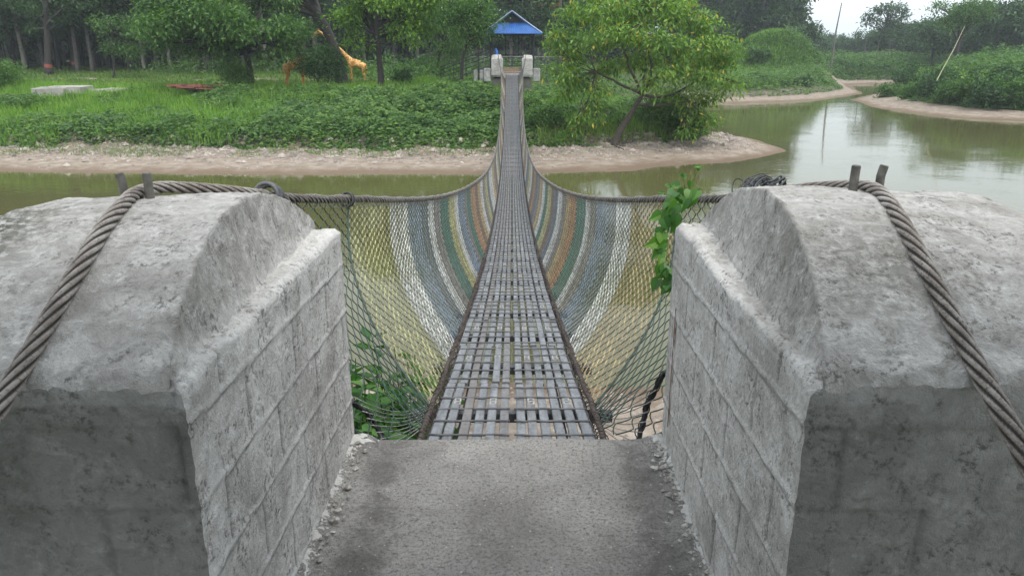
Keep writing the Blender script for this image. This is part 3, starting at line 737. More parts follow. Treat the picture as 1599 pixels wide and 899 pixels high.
# ribs (thick green wires) and the twisted border by the landing
for side in (-1, 1):
    t = np.linspace(0, 1, 40)
    m = MB(); m.tube(net_pt(side, np.full(40, 4.06), t) + np.array([0, 0, 0]), .0055, 8, lobes=3, lay=.06); m.build('net_rib', M['net_green'], bridge, smooth=True)
    P = net_pt(side, np.full(40, 2.79), t); m = MB(); m.tube(P, .011, 10, lobes=4, lay=.09, depth=.3); m.build('net_border', M['black_wire'], bridge, smooth=True)
    # lower border from the block's foot to the deck
    a_ = np.array([-.655, 2.80, .14]) if side < 0 else np.array([.618, 2.80, .27]); b_ = np.array([side * .52, 2.80, -.12]); k = np.linspace(0, 1, 30)[:, None]
    P = a_ * (1 - k) + b_ * k + np.array([0, .10, -.02]) * np.sin(k * np.pi); m = MB(); m.tube(P, .010, 10, lobes=4, lay=.08, depth=.3)
    for q in range(5):
        ph = rng.uniform(0, 6, 2); P2 = P + np.stack([.012 * np.sin(k[:, 0] * 18 + ph[0]), .012 * np.cos(k[:, 0] * 15 + ph[1]), 0 * k[:, 0]], 1); m.tube(P2, .0025, 5)
    m.build('net_border', M['black_wire'], bridge, smooth=True)
    # pale wires stretched from this border to the deck
    m = MB()
    for q in range(9):
        f = q / 8; A = a_ * (1 - f) + b_ * f + np.array([0, .04, 0]); yb = 3.0 + .4 * (1 - f); B = np.array([side * .39, yb, float(deck_z(yb)) + .0])
        k2 = np.linspace(0, 1, 8)[:, None]; m.tube(A * (1 - k2) + B * k2 + np.array([0, 0, -.06]) * np.sin(k2 * np.pi) * (1 - f), .0022, 5)
    m.build('stay_wires', M['pale_wire'], bridge, smooth=True)

# handrail ropes
for side in (-1, 1):
    m = MB(); R = .0170
    k = np.arange(0, 2.0, .008)
    ya = Y0 - k[::-1]; xa = (.95 if side < 0 else .90) - .02 * k[::-1]; za = .90 + R - .55 * k[::-1]
    ys_ = np.arange(Y0 + .008, 2.25, .008); xb = SX[side](ys_); zb_ = TOPZ + arch(ys_, side) + R * .75 + .002
    zs_ = np.where(ys_ > 1.95, zb_, zb_)
    yc = np.arange(2.258, 9.5, .008); zc = SZ(yc); bl = np.clip((yc - 2.25) / .15, 0, 1); zc = np.maximum(zc, (TOPZ + arch(np.minimum(yc, Y1), side) + R * .7)) * (yc < 2.5) + zc * (yc >= 2.5)
    P = np.concatenate([np.stack([xa, ya, za], 1), np.stack([xb, ys_, zs_], 1), np.stack([SX[side](yc), yc, zc], 1)])
    ker = np.hanning(41); ker /= ker.sum(); pad = np.pad(P, ((20, 20), (0, 0)), mode='edge'); pad[:20] = P[0] - (P[1] - P[0]) * np.arange(20, 0, -1)[:, None]
    P = np.stack([np.convolve(pad[:, i], ker, 'valid') for i in range(3)], 1)[:len(P)]; P = P[:-20]
    P[:, 0] *= side
    m.tube(P, R * 1.08, 42, lobes=6, lay=-.34 * side, depth=.36); gv_ = m.lobe.copy(); gv_[:len(P) * 42] += np.repeat(.22 * sstep(2.85, 3.0, P[:, 1]), 42)
    # frayed outer wires near the camera
    yf = np.arange(P[-1, 1], 49.6, .15); m.tube(np.stack([side * SX[side](yf), yf, SZ(yf)], 1), .020, 8); gv_ = np.concatenate([gv_, np.full(m.n - len(gv_), .40)])
    rope = m.build('handrail_rope', M['rope'], bridge, smooth=True, attrs=dict(groove=gv_))
    ROPE_P = P
    # one long wire wound round the rope holds the net
    yh = [2.86]
    while yh[-1] < 48.8: yh.append(yh[-1] + (.068 * rng.uniform(.75, 1.25) if yh[-1] < 9 else .10 if yh[-1] < 16 else .2))
    npt = 12; q_ = np.arange((len(yh) - 1) * npt) / npt; yy_ = np.interp(q_, np.arange(len(yh)), yh); ph = 2 * np.pi * q_; rr = .0275 * (1 + .12 * np.sin(q_ * .9))
    m = MB(); m.tube(np.stack([side * (SX[side](yy_) + rr * .9 * np.cos(ph)), yy_, SZ(yy_) - .010 + rr * 1.15 * np.sin(ph)], 1), .0015, 4); m.build('lashing', M['pale_wire'], rope)
    # heavy coils
    for yy in ([2.93, 4.05] if side < 0 else [4.06]):
        m = MB(); big = yy < 3
        for q in range(4 if big else 2):
            y = yy + (q - 1.5) * .017; c = np.array([side * float(SX[side](y)), y, float(SZ(y)) - .004]); a = np.linspace(0, 2 * np.pi, 25); rr = .046 if big else .034
            m.tube(c + np.stack([rr * np.cos(a), .018 * np.sin(a + q), rr * 1.05 * np.sin(a)], 1), .0085 if big else .006, 8, cap=False)
        m.build('rope_clamp', M['steel'] if big else M['black_wire'], bridge, smooth=True)
    # lower edge rope with rusty wrapping
    yl = np.arange(2.72, 12, .012); m = MB()
    wob = .006 * fbm2(yl, yl * 0, .2, 2, 31)
    m.tube(np.stack([side * (BX + wob), yl, deck_z(yl) + .005 + wob], 1), .013, 12, lobes=5, lay=.12, depth=.3)
    y2 = np.arange(12, 49.5, .25); m.tube(np.stack([side * (BX + 0 * y2), y2, deck_z(y2) + .005], 1), .014, 6)
    er = m.build('edge_rope', M['rust'], bridge, smooth=True)
    yl2 = np.arange(2.72, 49.5, .1); m = MB(); m.tube(np.stack([side * (BX - .028 + 0 * yl2), yl2, deck_z(yl2) - .02], 1), .009, 6); m.build('edge_rope', M['rope_dark'], bridge)
    yh = [2.8]
    while yh[-1] < 30: yh.append(yh[-1] + rng.uniform(.02, .06) * (1 if yh[-1] < 10 else 3))
    npt = 9; q_ = np.arange((len(yh) - 1) * npt) / npt; yy_ = np.interp(q_, np.arange(len(yh)), yh); ph = 2 * np.pi * q_; rr = .021 * (1 + .35 * vn(np.stack([q_, q_ * 0, q_ * 0], 1), 4))
    m = MB(); m.tube(np.stack([side * (BX - .004) + rr * np.cos(ph), yy_, deck_z(yy_) + rr * np.sin(ph)], 1), .0024, 4); m.build('lashing', M['rust'], er)
# messy black cords where the right net starts
m = MB()
for q in range(16):
    c = np.array([.955 + rng.uniform(-.02, .02), 2.80 + rng.uniform(-.17, .22), 1.005]); c[2] = float(SZ(c[1])) + .012
    a = np.linspace(0, 2 * np.pi * rng.uniform(.8, 1.6), 36); ph = rng.uniform(0, 6); rx, ry, rz_ = rng.uniform(.03, .05), rng.uniform(.03, .13), rng.uniform(.025, .05)
    P = c + np.stack([rx * np.cos(a + ph), ry * np.sin(a * 1.0 + ph * 2) + .05 * (a / 6 - .5), rz_ * np.sin(a + ph) + .008 * np.sin(3 * a)], 1); m.tube(P, rng.uniform(.0025, .0045), 6)
m.build('cord_tangle', M['black_wire'], bridge, smooth=True)

# deck panels, cross beams
NP = 47; plen = (FARY - 2.78) / NP
pitch = .0582; sw = .0405
for i in range(NP):
    ya = 2.775 + i * plen; yb = ya + plen - .012; m = MB()
    near = ya < 12; nseg = 6 if near else 3 if ya < 25 else 2
    rods = ya + (np.arange(5) + .5) / 5 * plen
    nyp = (nseg * 5 + 1) if near else 6
    yv = np.linspace(ya, yb, nyp)
    for s in range(12):
        xc = (s - 5.5) * pitch + (-.006 if s < 6 else .006); wdt = sw * (1.12 if s in (0, 11) else 1) / 2; xc += .0026 * rng.normal() * near
        zt = deck_z(yv) + .005 * np.abs(np.sin(np.pi * (yv - ya) / plen * 5 + np.pi / 2)) * near + .0015 * rng.normal(size=nyp) * near + .003 * rng.normal() * near
        hgt = .022
        prof = [(-wdt, -hgt), (-wdt, -.003), (-wdt + .004, 0), (wdt - .004, 0), (wdt, -.003), (wdt, -hgt)]
        P = np.stack([np.stack([np.full(nyp, xc + a), yv, zt + b], 1) for a, b in prof], 1)
        m.grid(P, flip=True)
        n0 = P[0]; m.add(n0, f4=[(0, 1, 4, 5), (1, 2, 3, 4)])
    for yr in rods:
        for a, b in ((-.352, -.010), (.010, .352)):
            k = np.linspace(a, b, 8 if near else 2); z = float(deck_z(yr)) + .0055
            m.tube(np.stack([k, yr + .002 * rng.normal(size=len(k)) * near, z + .0012 * rng.normal(size=len(k)) * near], 1), .0052, 6 if near else 4, mi=1)
    if ya < 24:
        yc2 = ya + .55 * plen * 0 + (.62 if True else 0) * plen
        for s in (1, 4, 7, 10):
            xc = (s - 5.5) * pitch + (-.006 if s < 6 else .006)
            for dy in (-.028, .026):
                y_ = yc2 + dy; z = float(deck_z(y_)) + .006
                m.box((xc, y_ - .012, z), (.034, .008, .008), mi=2); m.box((xc, y_ + .012, z), (.034, .008, .008), mi=2)
                m.box((xc - .013, y_, z), (.008, .018, .008), mi=2); m.box((xc + .013, y_, z), (.008, .018, .008), mi=2)
                m.box((xc, y_, z - .003), (.020, .018, .003), mi=3)
    pn = m.build('deck_panel', [M['deck'], M['steel'], M['pale_wire'], M['black_wire']], bridge)
    # cross beam under the panel
    yc3 = ya + .62 * plen; z = float(deck_z(yc3)) - .05; m = MB(); hw = .50 + .02 * rng.normal()
    sl = 0
    m.box((0, yc3, z), (hw * 2, .052, .006)); m.box((0, yc3 - .023, z - .024), (hw * 2, .006, .042)); m.box((0, yc3 + .023, z - .024), (hw * 2, .006, .042))
    for sx in (-1, 1):
        m.tube([(sx * .44, yc3, z - .03), (sx * .44, yc3, z + .035)], .007, 6); m.tube([(sx * .44, yc3, z + .006), (sx * .44, yc3, z + .016)], .013, 6)
    m.build('cross_beam', M['steel'], bridge)
for sx in (-1, 1):
    yl = np.arange(2.6, 49.6, .2); m = MB(); m.tube(np.stack([sx * (.25 + 0 * yl), yl, deck_z(yl) - .112], 1), .014, 8); m.build('deck_rope', M['rope_dark'], bridge)

# ------------------------------------------------------------------ shelters (pavilion with blue hipped roof) at the far end, plus an unseen one added for shade
def shelter(y_front, sgn, z0, label):
    t = thing('shelter', label, 'shelter', (0, y_front, z0), 0 if sgn > 0 else math.pi)
    def V(x, y, z): return (x, y, z)
    # local: +y away from the bridge
    W2 = 1.40; Y_a, Y_b = 2.3, 5.4
    for x in (-W2, W2):
        for y in (Y_a, Y_b):
            m = MB(); m.box((x, y, 1.2), (.13, .13, 2.4), bev=.01); m.build('post', M['dark_metal'], t)
    ez, rz, sk = 2.42, 3.78, 3.08; ex = 1.95; yf, yb = 1.75, 5.95; xs_ = ex * (rz - sk) / (rz - ez); ysk = 2.5
    # side planes (slab with thickness), each reaching forward along the hip
    m = MB()
    for sx in (-1, 1):
        top = [(0, 2.15, rz), (sx * xs_, ysk - .10, sk), (sx * ex, yf, ez), (sx * ex, yb, ez), (0, yb - .3, rz)]
        a = np.array(top); b = a - np.array([0, 0, .05]); vv = np.concatenate([a, b]); n = 5
        f = [(0, 1, 2, 3)] if sx > 0 else [(3, 2, 1, 0)]; 
        m.add(vv, f4=[(0, 1, 2, 3), (5, 8, 7, 6), (0, 1, 6, 5), (1, 2, 7, 6), (2, 3, 8, 7), (3, 4, 9, 8)], f3=[(0, 3, 4), (5, 9, 8)])
    for k in range(24):                                     # standing ribs of the sheet
        for sx in (-1, 1):
            y = 2.4 + k * .145; a = np.array([sx * .03, y, rz + .012]); b = np.array([sx * ex, y, ez + .012]); m.tube([a, b], .012, 4)
    m.build('roof', M['blue_roof'], t)
    m = MB()
    a = np.array([(-xs_ - .02, ysk, sk + .01), (xs_ + .02, ysk, sk + .01), (ex, yf - .02, ez + .01), (-ex, yf - .02, ez + .01)]); b = a - np.array([0, 0, .04])
    m.add(np.concatenate([a, b]), f4=[(0, 3, 2, 1), (4, 5, 6, 7), (2, 3, 7, 6), (0, 1, 5, 4)])
    for k in range(25):
        u = -1 + 2 * k / 24; m.tube([(u * xs_, ysk, sk + .02), (u * ex, yf - .02, ez + .02)], .014, 4)
    m.build('front_skirt', M['blue_roof'], t)
    m = MB()
    for sx in (-1, 1):
        m.tube([(0, 2.12, rz + .02), (sx * xs_, ysk - .12, sk + .02), (sx * ex, yf - .02, ez + .03)], .045, 4)
    m.build('fascia', M['fascia'], t)
    m = MB(); m.tube([(0, 2.35, rz - .05), (0, 2.35, sk)], .04, 4)
    m.add([(-xs_ * .9, 2.75, sk), (xs_ * .9, 2.75, sk), (0, 2.75, rz - .08), (-xs_ * .9, 2.79, sk), (xs_ * .9, 2.79, sk), (0, 2.79, rz - .08)], f3=[(0, 1, 2), (5, 4, 3)])
    m.build('gable', M['dark_metal'], t)
    m = MB()
    for y in (Y_a, Y_b): m.box((0, y, 2.40), (2 * W2 + .2, .08, .10))
    for x in (-W2, W2): m.box((x, (Y_a + Y_b) / 2, 2.36), (.08, Y_b - Y_a, .10))
    for x in (-.45, .45): m.box((x, Y_b, 1.7), (.04, .04, 1.4))
    m.build('beam', M['dark_metal'], t)
    m = MB()
    for z in (.35, .62, .90, 1.10): m.box((0, Y_b, z), (2 * W2, .035, .035))
    for z in (.62, .90, 1.10): m.box((W2, (Y_a + Y_b) / 2, z), (.035, Y_b - Y_a, .035))
    m.box((0, Y_b, .55), (.04, .04, 1.1))
    m.build('railing', M['dark_metal'], t)
    return t
shelter(FARY, 1, FZ0, 'small open shelter with blue hipped roof and dark posts at the far bridge end')
# unseen shelter of the same kind, added over the near landing to shade the blocks
shelter(2.75, -1, 0.0, 'unseen open shelter with blue hipped roof, added over the near landing for shade')
# ramp with rails leading down to the left of the far shelter
rp = thing('ramp', 'ramp with dark handrails going down to the left of the far shelter', 'ramp', (0, 0, 0))
A = np.array(At(768, 100, 53.5)); B = np.array(At(690, 128, 54.5))
m = MB(); M['ramp'] = simple('ramp_concrete', (.14, .14, .12), .9, .3, 3); m.add(np.array([A + (0, -.5, 0), A + (0, .6, 0), B + (0, .6, 0), B + (0, -.5, 0)] + [A + (0, -.5, -.12), A + (0, .6, -.12), B + (0, .6, -.12), B + (0, -.5, -.12)]), f4=[(0, 1, 2, 3), (7, 6, 5, 4), (0, 3, 7, 4), (1, 5, 6, 2), (2, 6, 7, 3)]); m.build('ramp_deck', M['ramp'], rp)
for h in (.3, .55, .8, 1.0):
    m = MB(); m.tube([A + (0, -.5, h), B + (0, -.5, h)], .028, 5); m.build('rail', M['dark_metal'], rp)
for k in np.linspace(0, 1, 5):
    m = MB(); p = A * (1 - k) + B * k + (0, -.5, 0); m.tube([p - (0, 0, .3), p + (0, 0, 1.03)], .03, 5); m.build('post', M['dark_metal'], rp)
# blue bundle leaning by the left post
x, y, z = At(775, 92, FARY + 1.2); m = MB(); k = np.linspace(0, 1, 12); m.tube(np.stack([x + .03 * np.sin(k * 4), y + 0 * k, z - .1 + .75 * k], 1), .15 * np.sin(np.clip(k * 2.6 + .4, 0, np.pi)) ** .5 * (1 - .4 * k) + .01, 10); tag(m.build('cloth_bundle', M['blue_cloth'], smooth=True), 'bright blue cloth bundle beside the left shelter post', 'bundle')

# ------------------------------------------------------------------ trees and bushes
def ell(n, c, r):
    v = rng.normal(size=(n, 3)); v /= np.linalg.norm(v, axis=1)[:, None]; return np.array(c) + v * np.array(r) * (rng.uniform(0, 1, n) ** .45)[:, None]
def leaf_cloud(m, centers, per, spread, L, W, droop=.3, mi=0, flat=.7):
    n = len(centers) * per; base = np.repeat(centers, per, 0); o = rng.normal(size=(n, 3)) * spread * np.array([1, 1, flat])
    d = o / (np.linalg.norm(o, axis=1)[:, None] + 1e-6) * .7 + rng.normal(size=(n, 3)) * .6; d[:, 2] -= droop
    m.leaves(base + o, d, L * rng.uniform(.6, 1.25, n), W * rng.uniform(.7, 1.2, n), mi, up=(0, 0, 1.0))
def limb(m, a, b, r0, r1, bend=.12, n=8, sides=7, sag=0.0):
    a = np.array(a, float); b = np.array(b, float); k = np.linspace(0, 1, n)[:, None]; L = np.linalg.norm(b - a)
    off = rng.normal(size=3) * bend * L; P = a * (1 - k) + b * k + off * np.sin(np.pi * k) * .6 + np.array([0, 0, -sag]) * np.sin(np.pi * k) + rng.normal(size=(n, 3)) * .012 * L * np.sin(np.pi * k)
    m.tube(P, r0 * (1 - k[:, 0]) + r1 * k[:, 0], sides); return P
DENS = 2.2
def make_tree(name, label, cat, trunk, r0, r1, lobes, clusters, per, L, W, leafm, barkm, loc=(0, 0, 0), spread=.28, droop=.3, group=None, flare=1.4, band=False, twigs=True, lobe_flat=.6, parts=('trunk', 'crown'), hubs=None):
    """trunk: local points; lobes: (x,y,z,radius) foliage masses, each fed by a limb"""
    t = thing(name, label, cat, loc, 0, group); m = MB(); T = np.array(trunk, float)
    kk = np.linspace(0, 1, 14); s = np.linspace(0, 1, len(T)); P = np.stack([np.interp(kk, s, T[:, i]) for i in range(3)], 1)
    P = np.concatenate([P[:1], (P[:-2] + P[1:-1] * 2 + P[2:]) / 4, P[-1:]]); P[0, 2] -= .25
    rr = r0 + (r1 - r0) * kk; rr[0] *= flare; rr[1] *= 1 + (flare - 1) * .35
    m.tube(P, rr, 10)
    cents = []; zmax = T[-1][2]
    if hubs is not None:
        for hb in hubs: limb(m, P[-1 if hb[2] > T[-1][2] + .3 else -3], hb, r1 * .8, r1 * .36, .10, 9)
    for (lx, ly, lz, lr) in lobes:
        f = rng.uniform(.62, 1.0); i = f * (len(P) - 1); a = P[int(i)]
        if lz < a[2]: a = P[int(len(P) * .62)]
        if hubs is not None:
            hb = np.array(hubs); a = hb[np.argmin(np.linalg.norm(hb - np.array([lx, ly, lz]), axis=1))]
        Q = limb(m, a, (lx, ly, lz), r1 * (.75 if hubs is None else .33), r1 * (.22 if hubs is None else .14), .12)
        if twigs:
            for q in range(3):
                e = np.array([lx, ly, lz]) + rng.normal(size=3) * lr * np.array([.6, .6, .3]); limb(m, Q[4 + q], e, r1 * .3, r1 * .1, .15, 5, 5)
        v = lr ** 2; cents.append(ell(max(3, int(clusters * DENS * v)), (lx, ly, lz), (lr, lr, lr * lobe_flat)))
    m.build(parts[0], barkm, t, smooth=True); clusters *= 1
    if band: mm = MB(); i = 1; mm.tube(np.array([P[1] + (P[2] - P[1]) * .4, P[2]]), rr[2] * 1.12, 10); mm.build('painted_band', M['band'], t)
    C = np.concatenate(cents); mm = MB(); leaf_cloud(mm, C, per, spread, L, W, droop)
    mm.build(parts[1], leafm, t); return t
def lobes_in(n, c, r, lr):
    p = ell(n, c, np.array(r) * .85); return [(a, b, cc, lr * rng.uniform(.7, 1.25)) for a, b, cc in p]

def bx(px, py, base, dy=0):
    """local offset of a photographed feature from a base point, at the base's distance (+dy)"""
    q = At(px, py, base[1] + dy); return (q[0] - base[0], dy, q[2] - base[2])

# big spreading tree on the right bank
B0 = on_ground(958, 226)
tr = [(0, 0, 0), bx(968, 205, B0), bx(985, 178, B0, .1), bx(1003, 148, B0, .2)]
lob = []
for (px, py, dy, r) in [(905, 20, .5, 1.0), (950, 15, -.8, 1.0), (1000, 10, .3, 1.2), (1050, 22, 0, 1.1), (1090, 35, .5, 1.0), (1115, 60, -.3, .9), (880, 55, 0, .8), (893, 90, .6, .8), (930, 60, -1.2, 1.0), (975, 55, -1.4, 1.1),
                        (1030, 65, -1.5, 1.1), (1075, 75, -1.0, 1.0), (1120, 100, .2, .9), (1145, 132, 0, .6), (1095, 120, -.8, .9), (1050, 110, -1.3, .9), (1000, 95, 1.4, 1.1), (950, 105, .9, .8), (905, 130, .4, .6), (1060, 150, .4, .8), (1105, 155, .6, .8), (1085, 180, .2, .7), (1020, 130, -1.2, .6), (925, 165, -.4, .4),
                        (940, -10, .6, 1.1), (1020, -15, .9, 1.2), (1060, 5, 1.8, 1.1), (970, 35, 2.0, 1.2), (1090, 100, 1.6, 1.1), (930, 185, -.5, .3), (1075, 205, -.1, .45), (1110, 190, .5, .5), (868, 75, .2, .5), (1130, 85, .3, .7), (895, 118, -.3, .7), (882, 145, .1, .6), (912, 178, -.5, .55), (900, 205, -.3, .4), (868, 108, .3, .5), (935, 140, -.8, .6)]:
    q = bx(px, py, B0, dy); lob.append((*q, r))
big = make_tree('spreading_tree', 'broad bright green tree leaning from bare roots on the sandy bank', 'tree', tr, .20, .10, lob, 18, 15, .27, .10, M['leaf_big'], M['bark'], B0, spread=.24, droop=.85, flare=1.5, lobe_flat=.42,
    hubs=[bx(970, 60, B0, -.1), bx(1062, 75, B0, -.3), bx(930, 112, B0, .3), bx(1075, 158, B0, .1), bx(1010, 70, B0, 1.2), bx(1000, 40, B0, -.6), bx(1110, 110, B0, .2)])
m = MB()
for q in range(11):
    a = rng.uniform(0, 2 * np.pi); L = rng.uniform(.6, 1.8); P = []
    for k in np.linspace(0, 1, 8):
        x = math.cos(a + k * .5) * L * k; y = math.sin(a + k * .5) * L * k; P.append((x, y, hz(B0[0] + x, B0[1] + y) - B0[2] + .10 * (1 - k) + .03 * math.sin(k * 9)))
    m.tube(P, np.linspace(.09, .02, 8), 6)
m.build('roots', M['bark'], big, smooth=True)

# trees of the left bank
def bank_tree(px, py, label, pts, r0, r1, lob_px, cl, per, L, W, lm, bm, spread=.3, droop=.3, band=False, name='bank_tree', base=None, **kw):
    b = base or on_ground(px, py); t = [(0, 0, 0)] + [bx(a, c, b, d) for a, c, d in pts]; lo = [(*bx(a, c, b, d), r) for a, c, d, r in lob_px]
    return make_tree(name, label, 'tree', t, r0, r1, lo, cl, per, L, W, lm, bm, b, spread=spread, droop=droop, band=band, **kw)
def cloudpx(n, x0, x1, y0, y1, d0, d1, r):
    return [(rng.uniform(x0, x1), rng.uniform(y0, y1), rng.uniform(d0, d1), r * rng.uniform(.75, 1.2)) for _ in range(n)]
bank_tree(536, 134, 'thick dark tree trunk leaning left in front of the giraffe statues', [(531, 105, 0), (519, 65, .1), (500, 28, .2), (474, -5, .3), (440, -45, .4)], .42, .26,
          cloudpx(20, 330, 500, -90, -5, -2, 3, 1.2), 9, 13, .36, .16, M['leaf_dark'], M['bark_dark'], flare=1.35)
bank_tree(596, 139, 'slim dark tree forking in two with a light green crown, right of the giraffe statues', [(594, 110, 0), (591, 80, 0), (588, 50, 0), (585, 5, 0)], .22, .12,
          cloudpx(22, 535, 668, -45, 45, -2, 2, 1.15) + [(640, 60, -.5, .7), (550, 62, 0, .7), (570, 72, -.5, .5), (660, 40, 0, .7), (625, 45, -1, .8)], 12, 13, .34, .14, M['leaf_lime'], M['bark_dark'])
bank_tree(392, 141, 'wide dense tree with a drooping round crown left of the giraffe statues', [(391, 120, 0), (388, 100, .2), (380, 60, .2), (375, 20, .3)], .26, .16,
          cloudpx(30, 215, 470, -40, 55, -2.5, 2, 1.3) + [(450, 80, -1, .8), (410, 85, -1, .7), (300, 75, -.5, .9), (250, 60, 0, .9), (350, 78, -1, .9), (462, 48, 0, .8), (330, 50, -2, 1.1), (270, 40, -2, 1.1)], 13, 13, .32, .15, M['leaf_mid'], M['bark_dark'])
bank_tree(682, 128, 'young drooping tree between the forked tree and the shelter', [(684, 100, 0), (690, 70, 0), (697, 40, 0)], .10, .05,
          cloudpx(15, 655, 735, 20, 95, -1, 1, .7), 20, 12, .24, .08, M['leaf_mid'], M['bark_dark'], droop=.8)
bank_tree(178, 122, 'small bushy tree alone before the dark wood on the left', [(178, 100, 0), (176, 70, 0), (172, 30, 0)], .10, .06,
          cloudpx(11, 145, 215, 15, 85, -1, 1, .8), 13, 12, .3, .13, M['leaf_mid'], M['bark_dark'])
for px, py, lb in [(76, 118, 'dark trunk with red painted band, right of the leftmost bush'), (118, 112, 'broad trunk with red painted band and white foot near the pale slabs'), (20, 108, 'leftmost dark trunk with red painted band')]:
    bank_tree(px, py, lb, [(px - 1, 80, 0), (px - 3, 40, 0), (px - 6, -20, 0)], .34, .24, cloudpx(10, px - 60, px + 60, -70, 15, -2, 3, 1.6) + [(px + 20, 30, 0, .9), (px - 25, 45, 0, .7)], 7, 12, .38, .16, M['leaf_dark'], M['bark_dark'], band=True, name='banded_tree')
for px, py, lean, lb in [(312, 115, 0, 'left of three close dark trunks behind the wide dense tree'), (323, 116, 2, 'middle of three close dark trunks behind the wide dense tree'), (333, 114, -2, 'right of three close dark trunks behind the wide dense tree')]:
    bank_tree(px, py, lb, [(px - 3 - lean, 85, 0), (px - 6, 40, 0), (px - 8, 0, 0)], .20, .14, cloudpx(7, px - 50, px + 50, -30, 45, -2, 3, 1.3), 8, 12, .35, .15, M['leaf_dark'], M['bark_dark'], name='wood_edge_tree', group='three close trunks')
# around and behind the shelter
bank_tree(722, 122, 'leafy tree touching the left side of the blue roof', [(722, 90, 0), (732, 60, 0), (742, 30, 0)], .12, .07,
          cloudpx(16, 690, 752, 2, 66, -.8, 1.5, .85) + [(766, 44, -.2, .42), (757, 54, 0, .6), (762, 30, -.2, .6), (742, 42, 0, .9), (776, 34, -.3, .34), (738, 66, 0, .6), (774, 22, 0, .35)], 15, 12, .24, .10, M['leaf_mid'], M['bark_dark'], base=(-3.3, 50.4, hz(-3.3, 50.4)))
bank_tree(850, 118, 'leafy tree right of the shelter, behind the broad bright tree', [(852, 95, 3), (862, 60, 3.5), (870, 30, 4)], .14, .08,
          cloudpx(20, 845, 905, 15, 85, 3, 7, .95), 13, 12, .26, .11, M['leaf_mid'], M['bark_dark'])
ft = bank_tree(815, 112, 'tall flame tree with orange blossom behind the blue roof', [(815, 80, 14), (812, 40, 14.5), (815, 10, 15)], .3, .18,
          cloudpx(22, 780, 900, 0, 40, 13, 18, 1.6), 8, 12, .34, .15, M['leaf_dark'], M['bark_dark'], name='flame_tree')
b = ft.location; cc = [(At(px, py, b[1] + d)[0] - b[0], d, At(px, py, b[1] + d)[2] - b[2]) for px, py, d in [(rng.uniform(815, 885), rng.uniform(0, 14), rng.uniform(12.5, 14)) for _ in range(34)]]
mm = MB(); leaf_cloud(mm, np.array(cc), 12, .22, .22, .12, .1); mm.build('blossom', M['flower'], ft)

# bushes
def bush(px, py, w_m, h_m, label, lm, n=260, L=.16, W=.08, name='bush', group=None, base=None):
    b = base or on_ground(px, py); t = thing(name, label, 'bush', b, 0, group); m = MB()
    lo = [(rng.uniform(-.6, .6) * w_m / 2, rng.uniform(-.5, .5) * w_m / 2, h_m * rng.uniform(.3, .62), .30 * min(w_m, h_m * 1.3) * rng.uniform(.8, 1.2)) for _ in range(9)]
    for l in lo[:6]: limb(m, (l[0] * .15, l[1] * .15, -.1), l[:3], .035, .012, .1, 6, 5)
    m.build('stems', M['bark_dark'], t); mm = MB(); C = np.concatenate([ell(n // 9, l[:3], (l[3] * 1.15, l[3] * 1.15, l[3] * 1.1)) for l in lo]); leaf_cloud(mm, C, 12, .14, L, W, .3); mm.build('foliage', lm, t); return t
bush(506, 140, 2.7, 3.9, 'dark round bush hiding the front giraffe statue', M['leaf_dark'], 800)
bush(10, 140, 3.2, 2.2, 'grey-green bush at the left edge of the bank', M['leaf_mid'], 420)
bush(365, 142, 2.4, 2.2, 'feathery bush at the foot of the wide dense tree', M['leaf_mid'], 420, .2, .05)
bush(627, 133, 1.2, 1.1, 'small dark round shrub behind the forked tree', M['leaf_dark'], 160)
bush(700, 128, 2.0, 1.4, 'low shrub under the young drooping tree', M['leaf_mid'], 220)
bush(745, 122, 1.8, 1.2, 'low shrub under the ramp rails', M['leaf_dark'], 200)
bush(665, 120, 2.5, 2.0, 'dark undergrowth shrub behind the young drooping tree', M['leaf_dark'], 300)
bush(560, 120, 2.2, 1.3, 'low light green shrub under the rear giraffe statue', M['leaf_lime'], 160)
bush(855, 205, 2.2, 1.3, 'green bush beside the bridge at the right bank', M['creeper'], 320, .14, .08)
bush(1045, 205, 4.0, 2.2, 'leafy bush right of the leaning trunk under the broad tree', M['creeper'], 800, .14, .08)
bush(1068, 214, 2.2, 1.5, 'small bush at the tip of the grassy bank, above the water', M['leaf_mid'], 300, .14, .08)
bush(1185, 103, 3.4, 2.6, 'round bush on the grass below the mound', M['leaf_mid'], 240, .4, .2)

